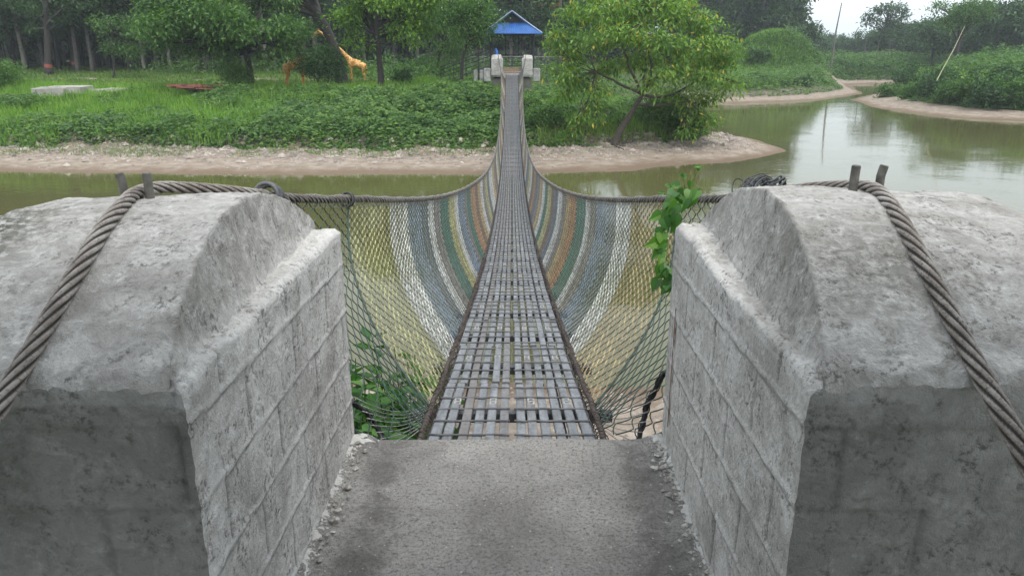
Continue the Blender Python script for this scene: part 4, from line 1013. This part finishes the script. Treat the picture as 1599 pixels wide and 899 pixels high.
# bushes on the right-hand banks: four kinds, copied
bp = [bush(0, 0, w_, h_, '', lm_, n_, .34, .19, name='bank_bush', group='bushes on the right-hand banks', base=(0, 0, 0)) for w_, h_, lm_, n_ in ((5.2, 3.4, M['leaf_mid'], 420), (4.2, 2.6, M['creeper'], 320), (6.0, 3.0, M['leaf_dark'], 420), (3.4, 2.8, M['leaf_lime'], 260))]
nb = 0
for (px, py, k) in [(1395, 150, 1), (1430, 152, 0), (1462, 150, 2), (1490, 158, 0), (1520, 156, 3), (1548, 165, 2), (1575, 160, 0), (1598, 168, 1), (1450, 132, 3), (1500, 136, 1), (1545, 138, 0), (1590, 140, 2), (1420, 138, 2), (1630, 160, 0),
                    (1160, 134, 1), (1190, 132, 2), (1222, 134, 1), (1250, 133, 2), (1275, 131, 0), (1290, 130, 1), (1305, 112, 2), (1340, 110, 0), (1375, 112, 2), (1400, 114, 1), (1240, 116, 3), (1150, 115, 3)]:
    q = on_ground(px, py, 45); d_ = float(shore(np.array([q[0]]), np.array([q[1]]))[0])
    if d_ < 3.2: q = (q[0] * 1.05, q[1] * 1.05, 0)
    o = bp[k] if not bp[k].get('used') else copy_tree(bp[k]); bp[k]['used'] = 1; o.location = (q[0], q[1], hz(q[0], q[1]) - .35); sc_ = rng.uniform(.55, .95) * (.6 if px < 1300 else 1); o.scale = (sc_, sc_, sc_); o.rotation_euler = (0, 0, rng.uniform(0, 6))
    o['label'] = 'leafy bush in the scrub of the right bank' if px > 1390 else 'leafy bush on the grassy spit below the mound' if px < 1300 else 'leafy bush on the far shore of the channel'
    o['group'] = 'bushes on the right bank' if px > 1390 else 'bushes on the spit' if px < 1300 else 'bushes on the far shore'

# wood on the left: rows of plantation trees
def plantation(n_var, h, cr, z0, leaf, bark, lm):
    out = []
    for v in range(n_var):
        lean_ = rng.normal() * .5; tk = [(0, 0, 0), (lean_ * .3, 0, h * .35), (lean_, 0, h * .9)]
        lo = [(rng.normal() * cr * .5 + lean_ * .6, rng.normal() * cr * .5, rng.uniform(z0, h), cr * rng.uniform(.35, .6)) for _ in range(9)]
        out.append(make_tree('plantation_tree', '', 'tree', tk, .2, .12, lo, leaf[0], leaf[1], leaf[2], leaf[3], lm, bark, (0, 0, 0), spread=.45, twigs=False, lobe_flat=.8))
    return out
DENS = 1.5
protos = plantation(5, 14, 3.2, 5.0, (7, 10, .55, .26), M['bark_pale'], M['leaf_forest']); protos2 = plantation(3, 13, 3.4, 3.6, (8, 10, .55, .26), M['bark_dark'], M['leaf_forest'])
used = set()
def place(pl, i, x, y, s, label, group, z=None):
    p = pl[i % len(pl)]; key = p.name
    o = p if key not in used else copy_tree(p)
    used.add(key); o.location = (x, y, (hz(x, y) if z is None else z)); o.scale = (s, s, s * rng.uniform(.9, 1.15)); o.rotation_euler = (0, 0, rng.uniform(0, 6.28))
    o['label'] = label; o['group'] = group; return o
k = 0
for row in range(7):
    for c in range(17):
        u = -.74 + c * .0305 + rng.normal() * .006 + (row % 2) * .015; y = 82 + row * 5 + rng.normal() * .8; x = u * y
        place(protos if rng.random() < .72 else protos2, k, x, y, rng.uniform(.8, 1.1), 'slim plantation tree standing in the dark wood on the left', 'trees of the dark wood'); k += 1
for c in range(22):
    px = 365 + c * 24 + rng.normal() * 7; y = rng.uniform(84, 112); x = (px - 800) / FPX * y * 1.0
    place(protos2 if c % 3 else protos, k, x, y, rng.uniform(.8, 1.1), 'tree of the wood behind the statues and the shelter', 'trees behind the statues and shelter'); k += 1
# undergrowth and far dark mass
def leaf_wall(name, lm, boxes, L, W, per, spread, mats=None):
    m = MB()
    for (xa, xb, ya, yb, za, zb, n) in boxes:
        C = np.stack([rng.uniform(xa, xb, n), rng.uniform(ya, yb, n), rng.uniform(0, 1, n)], 1); C = C[shore(C[:, 0], C[:, 1]) > 5.5]; C[:, 2] = terrain(C[:, 0], C[:, 1]) + za + (zb - za) * C[:, 2] * (1 + .25 * fbm2(C[:, 0], C[:, 1], 5, 2, 77))
        leaf_cloud(m, C, per, spread, L, W, .2)
    return kind(m.build(name, lm), 'stuff')
leaf_wall('far_wood', M['leaf_forest'], [(-130, -10, 118, 126, 0, 16, 2000), (-130, 20, 120, 128, 0, 5, 1500), (-30, 26, 118, 130, 0, 13, 1000)], 1.2, .7, 12, .9)
leaf_wall('undergrowth', M['leaf_mid'], [(-36, 8, 74, 82, 0, 1.5, 700), (4, 24, 62, 76, 0, 1.8, 500), (-12, 6, 58, 66, 0, 1.2, 260)], .34, .16, 10, .35)

# right side distance
tallp = plantation(4, 15.5, 3.4, 3.5, (5, 12, .9, .45), M['bark_pale'], M['leaf_far'])
roundp = []
for v in range(4):
    roundp.append(make_tree('distant_tree', '', 'tree', [(0, 0, 0), (.3, 0, 3), (0, 0, 6)], .3, .2, lobes_in(13, (0, 0, 6.5), (5.0, 5.0, 3.6), 2.0), 4, 12, .75, .38, M['leaf_far'], M['bark_dark'], spread=.6, twigs=False))
k = 0
for (pxa, pxb, n, ya, yb, s) in [(1075, 1222, 30, 140, 175, 1.1)]:
    for i in range(n):
        px = pxa + (pxb - pxa) * (i + rng.uniform(-.3, .3)) / n; y = rng.uniform(ya, yb); x = (px - 800) / FPX * y
        place(tallp, i, x, y, rng.uniform(.9, 1.15), 'tall hazy tree of the wood behind the grassy mound', 'tall trees behind the mound', -1.5)
for (pxa, pxb, n, ya, yb, h, lab, grp) in [
    (1236, 1350, 13, 200, 250, 7.0, 'low hazy tree in the distant line beside the upright pole', 'distant tree line'),
    (1358, 1430, 12, 165, 195, 8.8, 'hazy tree of the far wood right of the sky gap', 'far wood right of the sky gap'),
    (1420, 1530, 12, 130, 165, 9.0, 'dark tree of the wood behind the leaning pale pole', 'wood behind the leaning pole'),
    (1530, 1720, 16, 120, 160, 11.0, 'dark tree of the wood behind the right bank', 'wood behind the right bank'),
    (1530, 1760, 10, 120, 145, 10.8, 'large tree of the wood at the right edge', 'trees at the right edge')]:
    for i in range(n):
        px = pxa + (pxb - pxa) * (i + .5 + rng.uniform(-.35, .35)) / n; y = rng.uniform(ya, yb); x = (px - 800) / FPX * y
        h2 = h * rng.uniform(.8, 1.12); o = place(roundp, i, x, y, h2 / 10.5, lab, grp, -1.2)
b = (*G(1380, 100, -1.2), -1.2); b = (At(1372, 90, 168)[0], 168, -1.2)
make_tree('tall_crowned_tree', 'tall open-crowned tree rising above the far wood against the sky', 'tree', [(0, 0, 0), (.4, 0, 6), (.8, 0, 10)], .4, .2, [(-3.2, 0, 9.6, 1.3), (-1.6, 0, 11, 1.3), (.8, 0, 10.9, 1.7), (3.0, 0, 11.2, 1.3), (4.2, 0, 9.9, 1.1), (1.5, 0, 9.4, 1.3), (-1.5, 0, 8.8, 1.1), (-3.9, 0, 8.3, .8)], 5, 12, .7, .35, M['leaf_far'], M['bark_dark'], b, spread=.45)
b = (At(1495, 90, 112)[0] , 112, -1.0)
make_tree('leafy_tree', 'large mid-green tree above the leaning pale pole', 'tree', [(0, 0, 0), (-.2, 0, 3), (.3, 0, 6)], .32, .2, lobes_in(16, (.2, 0, 7.6), (7.5, 3, 2.4), 1.7), 7, 14, .42, .2, M['leaf_mid'], M['bark_dark'], b, spread=.45)
leaf_wall('far_wood', M['leaf_far'], [(45, 125, 250, 262, 0, 5.5, 420), (92, 118, 190, 200, 0, 6, 180), (118, 200, 190, 200, 0, 12, 700), (36, 64, 182, 190, 0, 20, 600)], 1.3, .7, 12, 1.0)

# poles
m = MB(); x, y, z = At(1300, 85, 120); m.tube([(x, y, z - 2), (x + .12, y, z + 3.5), (x + .45, y, z + 7.3)], [.14, .11, .06], 7); tag(m.build('pole', M['bamboo']), 'thin grey upright pole against the sky gap', 'pole')
m = MB(); a = np.array(At(1470, 112, 66)); b2 = np.array(At(1506, 42, 68)); m.tube([a - (b2 - a) * .2, a, (a + b2) / 2 + np.array([.08, 0, 0]), b2], [.04, .036, .03, .02], 7); tag(m.build('pole', M['bamboo_pale']), 'pale bamboo pole leaning right out of the bushes', 'pole')
for px, h, lb in [(1349, 3.0, 'left short pale pole before the far wood'), (1369, 2.4, 'middle short pale pole before the far wood'), (1387, 2.6, 'right short pale pole before the far wood')]:
    m = MB(); x, y, z = At(px, 86, 135); m.tube([(x, y, z - 1), (x + .1, y, z + h)], .07, 6); tag(m.build('pole', M['bamboo']), lb, 'pole')

# ------------------------------------------------------------------ giraffe statues
def giraffe(px, py, label, face, mat, scale, neck, name='giraffe_statue'):
    b = on_ground(px, py); s = scale
    verts = []; edges = []; rad = []
    def v(p, r, parent=None):
        verts.append((p[0] * face * s, p[1] * s, p[2] * s)); rad.append(r * s); i = len(verts) - 1
        if parent is not None: edges.append((parent, i))
        return i
    # +x is the head side
    c = v((0, 0, 1.72), .36); sh = v((.45, 0, 1.86), .36, c); rp_ = v((-.5, 0, 1.66), .33, c); hp = v((-.72, 0, 1.55), .22, rp_)
    t1 = v((-.88, 0, 1.35), .05, hp); v((-.92, 0, .85), .035, t1)
    for sy in (-.19, .19):
        a = v((.52, sy, 1.5), .19, sh); k_ = v((.55, sy, .80), .085, a); d = v((.54, sy, .14), .055, k_); v((.60, sy, .03), .07, d)
        a = v((-.60, sy, 1.32), .20, rp_); k_ = v((-.52, sy, .95), .11, a); d = v((-.70, sy, .62), .07, k_); e = v((-.64, sy, .12), .05, d); v((-.58, sy, .03), .07, e)
    pr = v((.72, 0, 2.15), .26, sh)
    for i, (q, r) in enumerate(neck): pr = v(q, r, pr)
    hx, hz_, = neck[-1][0][0], neck[-1][0][2]
    sk = v((hx + .20, 0, hz_ + .04), .19, pr); mz = v((hx + .48, 0, hz_ - .20), .14, sk); v((hx + .78, 0, hz_ - .48), .10, mz)
    for sy in (-.06, .06): v((hx + .04, sy, hz_ + .30), .025, v((hx + .06, sy, hz_ + .16), .03, sk))
    for sy in (-.22, .22): v((hx - .02, sy, hz_ + .1), .03, sk)
    me = bpy.data.meshes.new(name); me.from_pydata(verts, edges, []); me.update(); me.materials.append(mat)
    o = bpy.data.objects.new(name, me); COL.objects.link(o); o.location = b
    sm = o.modifiers.new('skin', 'SKIN'); sm.use_smooth_shade = True; ss_ = o.modifiers.new('sub', 'SUBSURF'); ss_.levels = 1; ss_.render_levels = 2
    for i, r in enumerate(rad): me.skin_vertices[0].data[i].radius = (r, r)
    me.skin_vertices[0].data[0].use_root = True
    return tag(o, label, 'statue', 'painted giraffe statues')
giraffe(559, 130, 'rear orange giraffe statue with long neck stretched up to the left behind the leaning trunk', -1, M['giraffe2'], .82, [((1.35, 0, 2.8), .22), ((2.2, 0, 3.6), .17), ((3.0, 0, 4.35), .14), ((3.25, 0, 4.5), .15)])
giraffe(463, 138, 'front tan giraffe statue, rump and legs showing left of the dark bush', 1, M['giraffe'], .92, [((1.2, .2, 2.05), .18), ((1.7, .5, 1.8), .14), ((2.0, .6, 1.5), .11), ((2.1, .6, 1.4), .10)])

# slabs and debris on the left bank
def slab(px, py, w_, d_, h_, rz, label, mt, name='concrete_slab', cat='slab'):
    x, y, z = on_ground(px, py); m = MB(); m.box((0, 0, h_ / 2 - .15), (w_, d_, h_ + .25), rz, bev=.04); q = m.v[0]; q += rng.normal(size=q.shape) * .02
    o = m.build(name, mt); o.location = (x, y, z + .24); return tag(o, label, cat)
for px, py, w_, d_, h_, rz, lb in [(84, 150, 1.9, 1.5, .28, .1, 'lower pale concrete slab in the grass at the left'), (106, 146, 2.6, 1.6, .22, -.05, 'upper long pale concrete slab in the grass at the left'), (158, 149, 1.3, .8, .16, .2, 'small pale slab in the grass, second from the left'), (185, 147, 1.2, .6, .14, 0, 'small thin pale slab in the grass, left of the red-brown heap')]:
    slab(px, py, w_, d_, h_, rz, lb, M['pale_stone'])
x, y, z = on_ground(308, 152); m = MB()
for q in range(26): m.box((rng.uniform(-1.3, 1.3), rng.uniform(-.6, .6), .1 + rng.uniform(0, .25)), (rng.uniform(.5, 1.5), rng.uniform(.1, .3), rng.uniform(.05, .12)), rng.normal() * .35)
o = m.build('debris_heap', M['red_dirt']); o.location = (x, y, z + .42); tag(o, 'red-brown heap of old boards in the grass', 'debris heap')
# wire fence behind the shelter
fc = thing('wire_fence', 'grey mesh fence on posts behind the shelter', 'fence', (0, 62, -.6)); m = MB(); fx0, fx1 = -6.5, 4.2
for z in np.arange(.1, 2.2, .10): m.tube([(fx0, 0, z), (fx1, 0, z)], .007, 3)
for x in np.arange(fx0, fx1, .10): m.tube([(x, 0, .1), (x, 0, 2.2)], .007, 3)
m.build('wire_mesh', M['steel'], fc)
for x in np.arange(fx0, fx1 + .1, 2.14): m = MB(); m.box((x, 0, 1.1), (.07, .07, 2.4), bev=.01); m.build('post', M['ramp_c'], fc)
m = MB(); m.box(((fx0 + fx1) / 2, .4, 1.65), (fx1 - fx0, .05, .06)); m.build('rail', M['white_wall'], fc)

# ------------------------------------------------------------------ ground cover
def scatter(n, x0, x1, y0, y1, cond):
    x = rng.uniform(x0, x1, n); y = rng.uniform(y0, y1, n); d = shore(x, y); k = cond(x, y, d); x, y, d = x[k], y[k], d[k]
    return x, y, terrain(x, y, d), d
def lum(x, y, sc, seed): return np.clip(.5 + .55 * fbm2(x, y, sc, 3, seed), 0, 1.3)
# creeper blanket of the far bank
def cre_cond(x, y, d):
    q = fbm2(x, y, 3.5, 3, 61); side_ = sstep(-17, -11, x + 2 * q)      # mostly right of the red heap, patches on the left
    return (d > 3.7 + .6 * q) & (y > 30) & (y < 62) & ((rng.random(len(x)) < side_ * sstep(17.5, 15.5, d)) | ((q > .25) & (d < 17) & (rng.random(len(x)) < .8)) | (d < 8 + 2 * q) & (rng.random(len(x)) < .45)) & ((x < 1.5) | (q > -.1)) & ~((np.abs(x) < 1.9) & (y > 48.8))
x, y, z, d = scatter(300000, -46, 16, 33, 60, cre_cond)
lump = lum(x, y, 1.1, 62) * lum(x, y, 3.6, 63)
hgt = (.15 + 1.35 * lump) * sstep(3.4, 5.2, d) * (1 - .5 * sstep(15, 19, d))
n = len(x); r = rng.random(n) ** .55; C = np.stack([x, y, z + hgt * r], 1)
D = rng.normal(size=(n, 3)); D[:, 2] = np.abs(D[:, 2]) * .3 - .15; D[:, 1] -= .35
m = MB(); m.leaves(C, D, rng.uniform(.13, .30, n), rng.uniform(.10, .18, n), up=(0, -.5, 1.0)); kind(m.build('creeper_cover', M['creeper']), 'stuff')
print('creeper', n)
# tall grass
def gr_cond(x, y, d):
    q = fbm2(x, y, 3.5, 3, 61); return (d > 3.9) & (y > 30) & (y < 63) & ((x < -13) & (q < .45) | (x > 1.2) | (d > 13.5)) & ~((np.abs(x) < 1.9) & (y > 48.8)) & ~((y > 57) & (x > -40) & (x < 1) & (d > 22))
x, y, z, d = scatter(150000, -50, 17, 34, 63, gr_cond)
m = MB(); n = len(x); H = rng.uniform(.35, .95, n) * (.5 + .7 * lum(x, y, 2.0, 64)) * (1 - .55 * sstep(17, 22, d)); m.blades(np.stack([x, y, z - .05], 1), H, rng.uniform(.02, .045, n), rng.uniform(.1, .5, n)); kind(m.build('tall_grass', M['grass']), 'stuff')
# meadow behind
x, y, z, d = scatter(110000, -75, 20, 56, 96, lambda x, y, d: (d > 14) & (fbm2(x, y, 4, 2, 71) > -.6) & (rng.random(len(x)) > .9 * np.exp(-((y - 68 - .05 * x - 1.2 * np.sin(x * .12)) / 1.4) ** 2)) & ~((np.abs(x) < 1.9) & (y < 56)))
m = MB(); n = len(x); m.blades(np.stack([x, y, z - .03], 1), rng.uniform(.12, .35, n), rng.uniform(.05, .10, n), rng.uniform(.1, .6, n)); kind(m.build('meadow_grass', M['short']), 'stuff')
# short grass fringe above the sand
x, y, z, d = scatter(110000, -48, 16, 32, 50, lambda x, y, d: (d > 2.7 + .7 * fbm2(x, y, 2.5, 3, 81)) & (d < 6.0) & (rng.random(len(x)) < .95 * (fbm2(x, y, 3, 2, 82) > -.5)) & ((x < 1) | (rng.random(len(x)) < .12)))
m = MB(); n = len(x); m.blades(np.stack([x, y, z - .02], 1), rng.uniform(.08, .28, n), rng.uniform(.015, .035, n), rng.uniform(.2, .8, n)); kind(m.build('fringe_grass', M['short']), 'stuff')
# dry stalks near the broad tree
x, y, z, d = scatter(9000, 1.2, 14, 34, 48, lambda x, y, d: (d > 3.8) & (d < 8.5))
m = MB(); n = len(x); m.blades(np.stack([x, y, z - .02], 1), rng.uniform(.3, .9, n), rng.uniform(.01, .02, n), rng.uniform(.3, 1.2, n)); kind(m.build('dry_stalks', simple('dry_stalks', (.14, .10, .065), .9, .4, 3)), 'stuff')
# right-hand banks: bush belts
def belt(name, lm, cond, box_, n, hfun, L, W):
    x, y, z, d = scatter(n, *box_, cond); h = hfun(x, y, d); k = len(x); r = rng.random(k) ** .5; C = np.stack([x, y, z + h * r], 1)
    D = rng.normal(size=(k, 3)); D[:, 2] = np.abs(D[:, 2]) * .3 - .15; D[:, 1] -= .3; m = MB(); m.leaves(C, D, rng.uniform(.6, 1.25, k) * L, rng.uniform(.7, 1.2, k) * W, up=(0, -.4, 1.0)); print(name, k); return kind(m.build(name, lm), 'stuff')
belt('bank_scrub', M['leaf_mid'], lambda x, y, d: (d > 3.5) & (d < 26) & (x / y > .455), (26, 110, 50, 112), 260000, lambda x, y, d: sstep(3.0, 9, d) * (.9 + 2.4 * lum(x, y, 3.4, 91)) * (.6 + .5 * lum(x, y, 1.2, 92)), .36, .20)
belt('bank_scrub', M['creeper'], lambda x, y, d: (d > 2.5) & (d < 9) & (x / y > .24) & (x / y < .47) & (y > 74), (18, 70, 74, 150), 90000, lambda x, y, d: sstep(2.2, 5, d) * (.9 + 1.5 * lum(x, y, 2.2, 93)), .34, .20)
belt('bank_scrub', M['leaf_mid'], lambda x, y, d: (d > 3) & (d < 30) & (x / y > .38) & (x / y < .62) & (y > 118), (45, 100, 118, 165), 60000, lambda x, y, d: sstep(2.5, 7, d) * (1.2 + 1.6 * lum(x, y, 3, 94)), .5, .3)
x, y, z, d = scatter(150000, 18, 75, 80, 150, lambda x, y, d: (d > 6) & (x / y > .25) & (x / y < .5))
m = MB(); n = len(x); m.blades(np.stack([x, y, z - .05], 1), rng.uniform(.5, 1.2, n), rng.uniform(.08, .16, n), rng.uniform(.1, .5, n)); kind(m.build('tall_grass', M['grass']), 'stuff')
# mound cover
x, y, z, d = scatter(60000, MOUND[0] - 14, MOUND[0] + 14, MOUND[1] - 14, MOUND[1] + 6, lambda x, y, d: d > 4)
n = len(x); D = rng.normal(size=(n, 3)); D[:, 2] = np.abs(D[:, 2]); m = MB(); m.leaves(np.stack([x, y, z + rng.uniform(0, .5, n)], 1), D, .36, .18, up=(0, 0, 1.)); kind(m.build('mound_cover', M['creeper']), 'stuff')
# stones on the sand
x, y, z, d = scatter(75000, -46, 18, 31, 48, lambda x, y, d: (d > .6) & (d < 5) & (rng.random(len(x)) < np.clip((d - 1.2) / 2.6, .03, 1)))
n = len(x); s = rng.uniform(.03, .11, n) * (1 + 1.3 * (rng.random(n) < .05)); oc = np.array([(1, 0, 0), (0, 1, 0), (-1, 0, 0), (0, -1, 0), (0, 0, .7), (0, 0, -.7)], float)
V = oc[None] * s[:, None, None] * rng.uniform(.5, 1.3, (n, 6, 1)) + np.stack([x, y, z], 1)[:, None]; f = np.array([(0, 1, 4), (1, 2, 4), (2, 3, 4), (3, 0, 4), (1, 0, 5), (2, 1, 5), (3, 2, 5), (0, 3, 5)])
m = MB(); m.add(V.reshape(-1, 3), f3=(f[None] + (np.arange(n) * 6)[:, None, None]).reshape(-1, 3)); kind(m.build('bank_stones', M['stone']), 'stuff')

# ------------------------------------------------------------------ near bank: weeds and stones under the bridge
def weeds(name, label, cx, cyy, w_, n, h, L=.10):
    z0 = hz(cx, cyy); t = thing(name, label, 'weeds', (cx, cyy, z0)); m = MB(); mm = MB()
    for q in range(n):
        x, y = float(np.clip(rng.normal(), -1.15, 1.15)) * w_ * .38, float(np.clip(rng.normal(), -1.3, 1.3)) * w_ * .4; hh = h * rng.uniform(.5, 1.1); a = np.array([x, y, -.1]); b = np.array([x + rng.normal() * .07, y + rng.normal() * .12, hh])
        P = limb(m, a, b, .006, .003, .06, 5, 4); k = rng.integers(14, 24); f = rng.uniform(.15, 1, k); pts = np.stack([np.interp(f * 4, range(5), P[:, i]) for i in range(3)], 1)
        D = rng.normal(size=(k, 3)); D[:, 2] = rng.uniform(-.2, .4, k); mm.leaves(pts, D, rng.uniform(.6, 1.3, k) * L, rng.uniform(.4, .6, k) * L, up=(0, 0, 1.))
    m.build('stems', M['vine'], t); mm.build('foliage', M['vine'], t); return t
weeds('weed_clump', 'bright green weeds below the net at the left of the deck', -.92, 4.3, 1.0, 170, 1.3, .15)
weeds('weed_clump', 'green weeds seen under the near end of the deck', -.15, 4.7, .9, 34, .42, .09)
weeds('weed_clump', 'green weeds below the net at the right of the deck', 1.12, 4.0, .6, 60, .8, .12)
x, y, z, d = scatter(9000, -8, 8, 3, 11.5, lambda x, y, d: (d > .3) & (rng.random(len(x)) < .5))
n = len(x); s = rng.uniform(.015, .06, n) * (1 + 1.5 * (rng.random(n) < .06)); V = oc[None] * s[:, None, None] * rng.uniform(.6, 1.3, (n, 6, 1)) + np.stack([x, y, z], 1)[:, None]
m = MB(); m.add(V.reshape(-1, 3), f3=(f[None] if False else (np.array([(0, 1, 4), (1, 2, 4), (2, 3, 4), (3, 0, 4), (1, 0, 5), (2, 1, 5), (3, 2, 5), (0, 3, 5)])[None] + (np.arange(n) * 6)[:, None, None])).reshape(-1, 3)); kind(m.build('near_bank_stones', M['stone']), 'stuff')

# vine on the right net
vt = thing('climbing_vine', 'bright green heart-leaved vine climbing the right net beside the block', 'vine', (.9, 3.2, -1.5))
def heart(m, c, d, nrm, s):
    d = np.array(d, float); d /= np.linalg.norm(d); n_ = np.array(nrm, float); sd_ = np.cross(d, n_); sd_ /= np.linalg.norm(sd_); n_ = np.cross(sd_, d)
    out = [(0, 0), (.22, -.10), (.42, .05), (.46, .30), (.34, .58), (.14, .85), (0, 1.12)]
    mid = [(0, t) for t in np.linspace(0, 1.12, 7)]
    V = []
    for sg in (1, -1):
        for (a, b_), (_, tm) in zip(out, mid):
            V.append(c + s * (sg * a * sd_ + b_ * d + (.35 * a - .18 * b_ ** 2) * n_))
        for (_, tm) in mid: V.append(c + s * (tm * d - .18 * tm ** 2 * n_))
    F = []
    for h_ in (0, 14):
        for i in range(6): F.append((h_ + i, h_ + i + 1, h_ + 8 + i, h_ + 7 + i))
    m.add(V, F)
ms_, ml = MB(), MB()
vp = [At(1052, 480, 2.9), At(1046, 440, 2.92), At(1040, 400, 2.94), At(1040, 365, 2.96), At(1050, 335, 3.0), At(1060, 312, 3.05), At(1075, 300, 3.1), At(1095, 296, 3.05)]
pp = np.array(vp); kq = np.linspace(0, 7, 60); PP = np.stack([np.interp(kq, range(8), pp[:, i]) for i in range(3)], 1) + rng.normal(size=(60, 3)) * .004
low = np.array([[.95, 3.0, -1.4], [.9, 3.0, -.7], list(PP[0])]); ms_.tube(low, .004, 5); ms_.tube(PP, .0030, 5)
tips = [At(1089, 262, 3.05), At(1065, 275, 3.05), At(1047, 291, 3.0), At(1034, 300, 3.0)]
for q, tp in enumerate(tips): a_ = PP[50 - 3 * q]; b_ = np.array(tp); ms_.tube([a_, (a_ + b_) / 2 + (.006, 0, .006), b_], [.002, .0015, .0008], 5)
for q in range(64):
    i = int(rng.integers(4, 40) if q < 36 else rng.integers(34, 60)); c = PP[i] + rng.normal(size=3) * np.array([.016, .03, .016]); c[0] -= .012
    d = np.array([-.45 + rng.normal() * .4, -.3 + rng.normal() * .3, -.75 + rng.normal() * .3]); nr = np.array([-.2 + rng.normal() * .3, -.8, .5 + rng.normal() * .3])
    heart(ml, c, d, nr, rng.uniform(.030, .062)); ms_.tube([PP[i], c], .0011, 4)
for c in tips:
    for q in range(5): heart(ml, np.array(c) + rng.normal(size=3) * .006, (rng.normal(), rng.normal() * .5, .2), (0, -1, .5), .016)
ms_.build('stem', M['vine'], vt); ml.build('leaves', M['vine'], vt, smooth=True)
for ch in [o_ for o_ in bpy.data.objects if o_.parent == vt]: ch.location = (-.9, -3.2, 1.5)

# ------------------------------------------------------------------ air
m = MB(); m.box((0, 0, 19.5), (3300, 3300, 50.0))
hm = bpy.data.materials.new('haze'); hm.use_nodes = True; ht = hm.node_tree; ht.nodes.clear(); ho = ht.nodes.new('ShaderNodeOutputMaterial'); pv = ht.nodes.new('ShaderNodeVolumePrincipled')
pv.inputs['Color'].default_value = (.90, .96, 1.0, 1); pv.inputs['Density'].default_value = .00055; pv.inputs['Anisotropy'].default_value = .2
ht.links.new(pv.outputs[0], ho.inputs['Volume'])
kind(m.build('haze', hm), 'stuff')
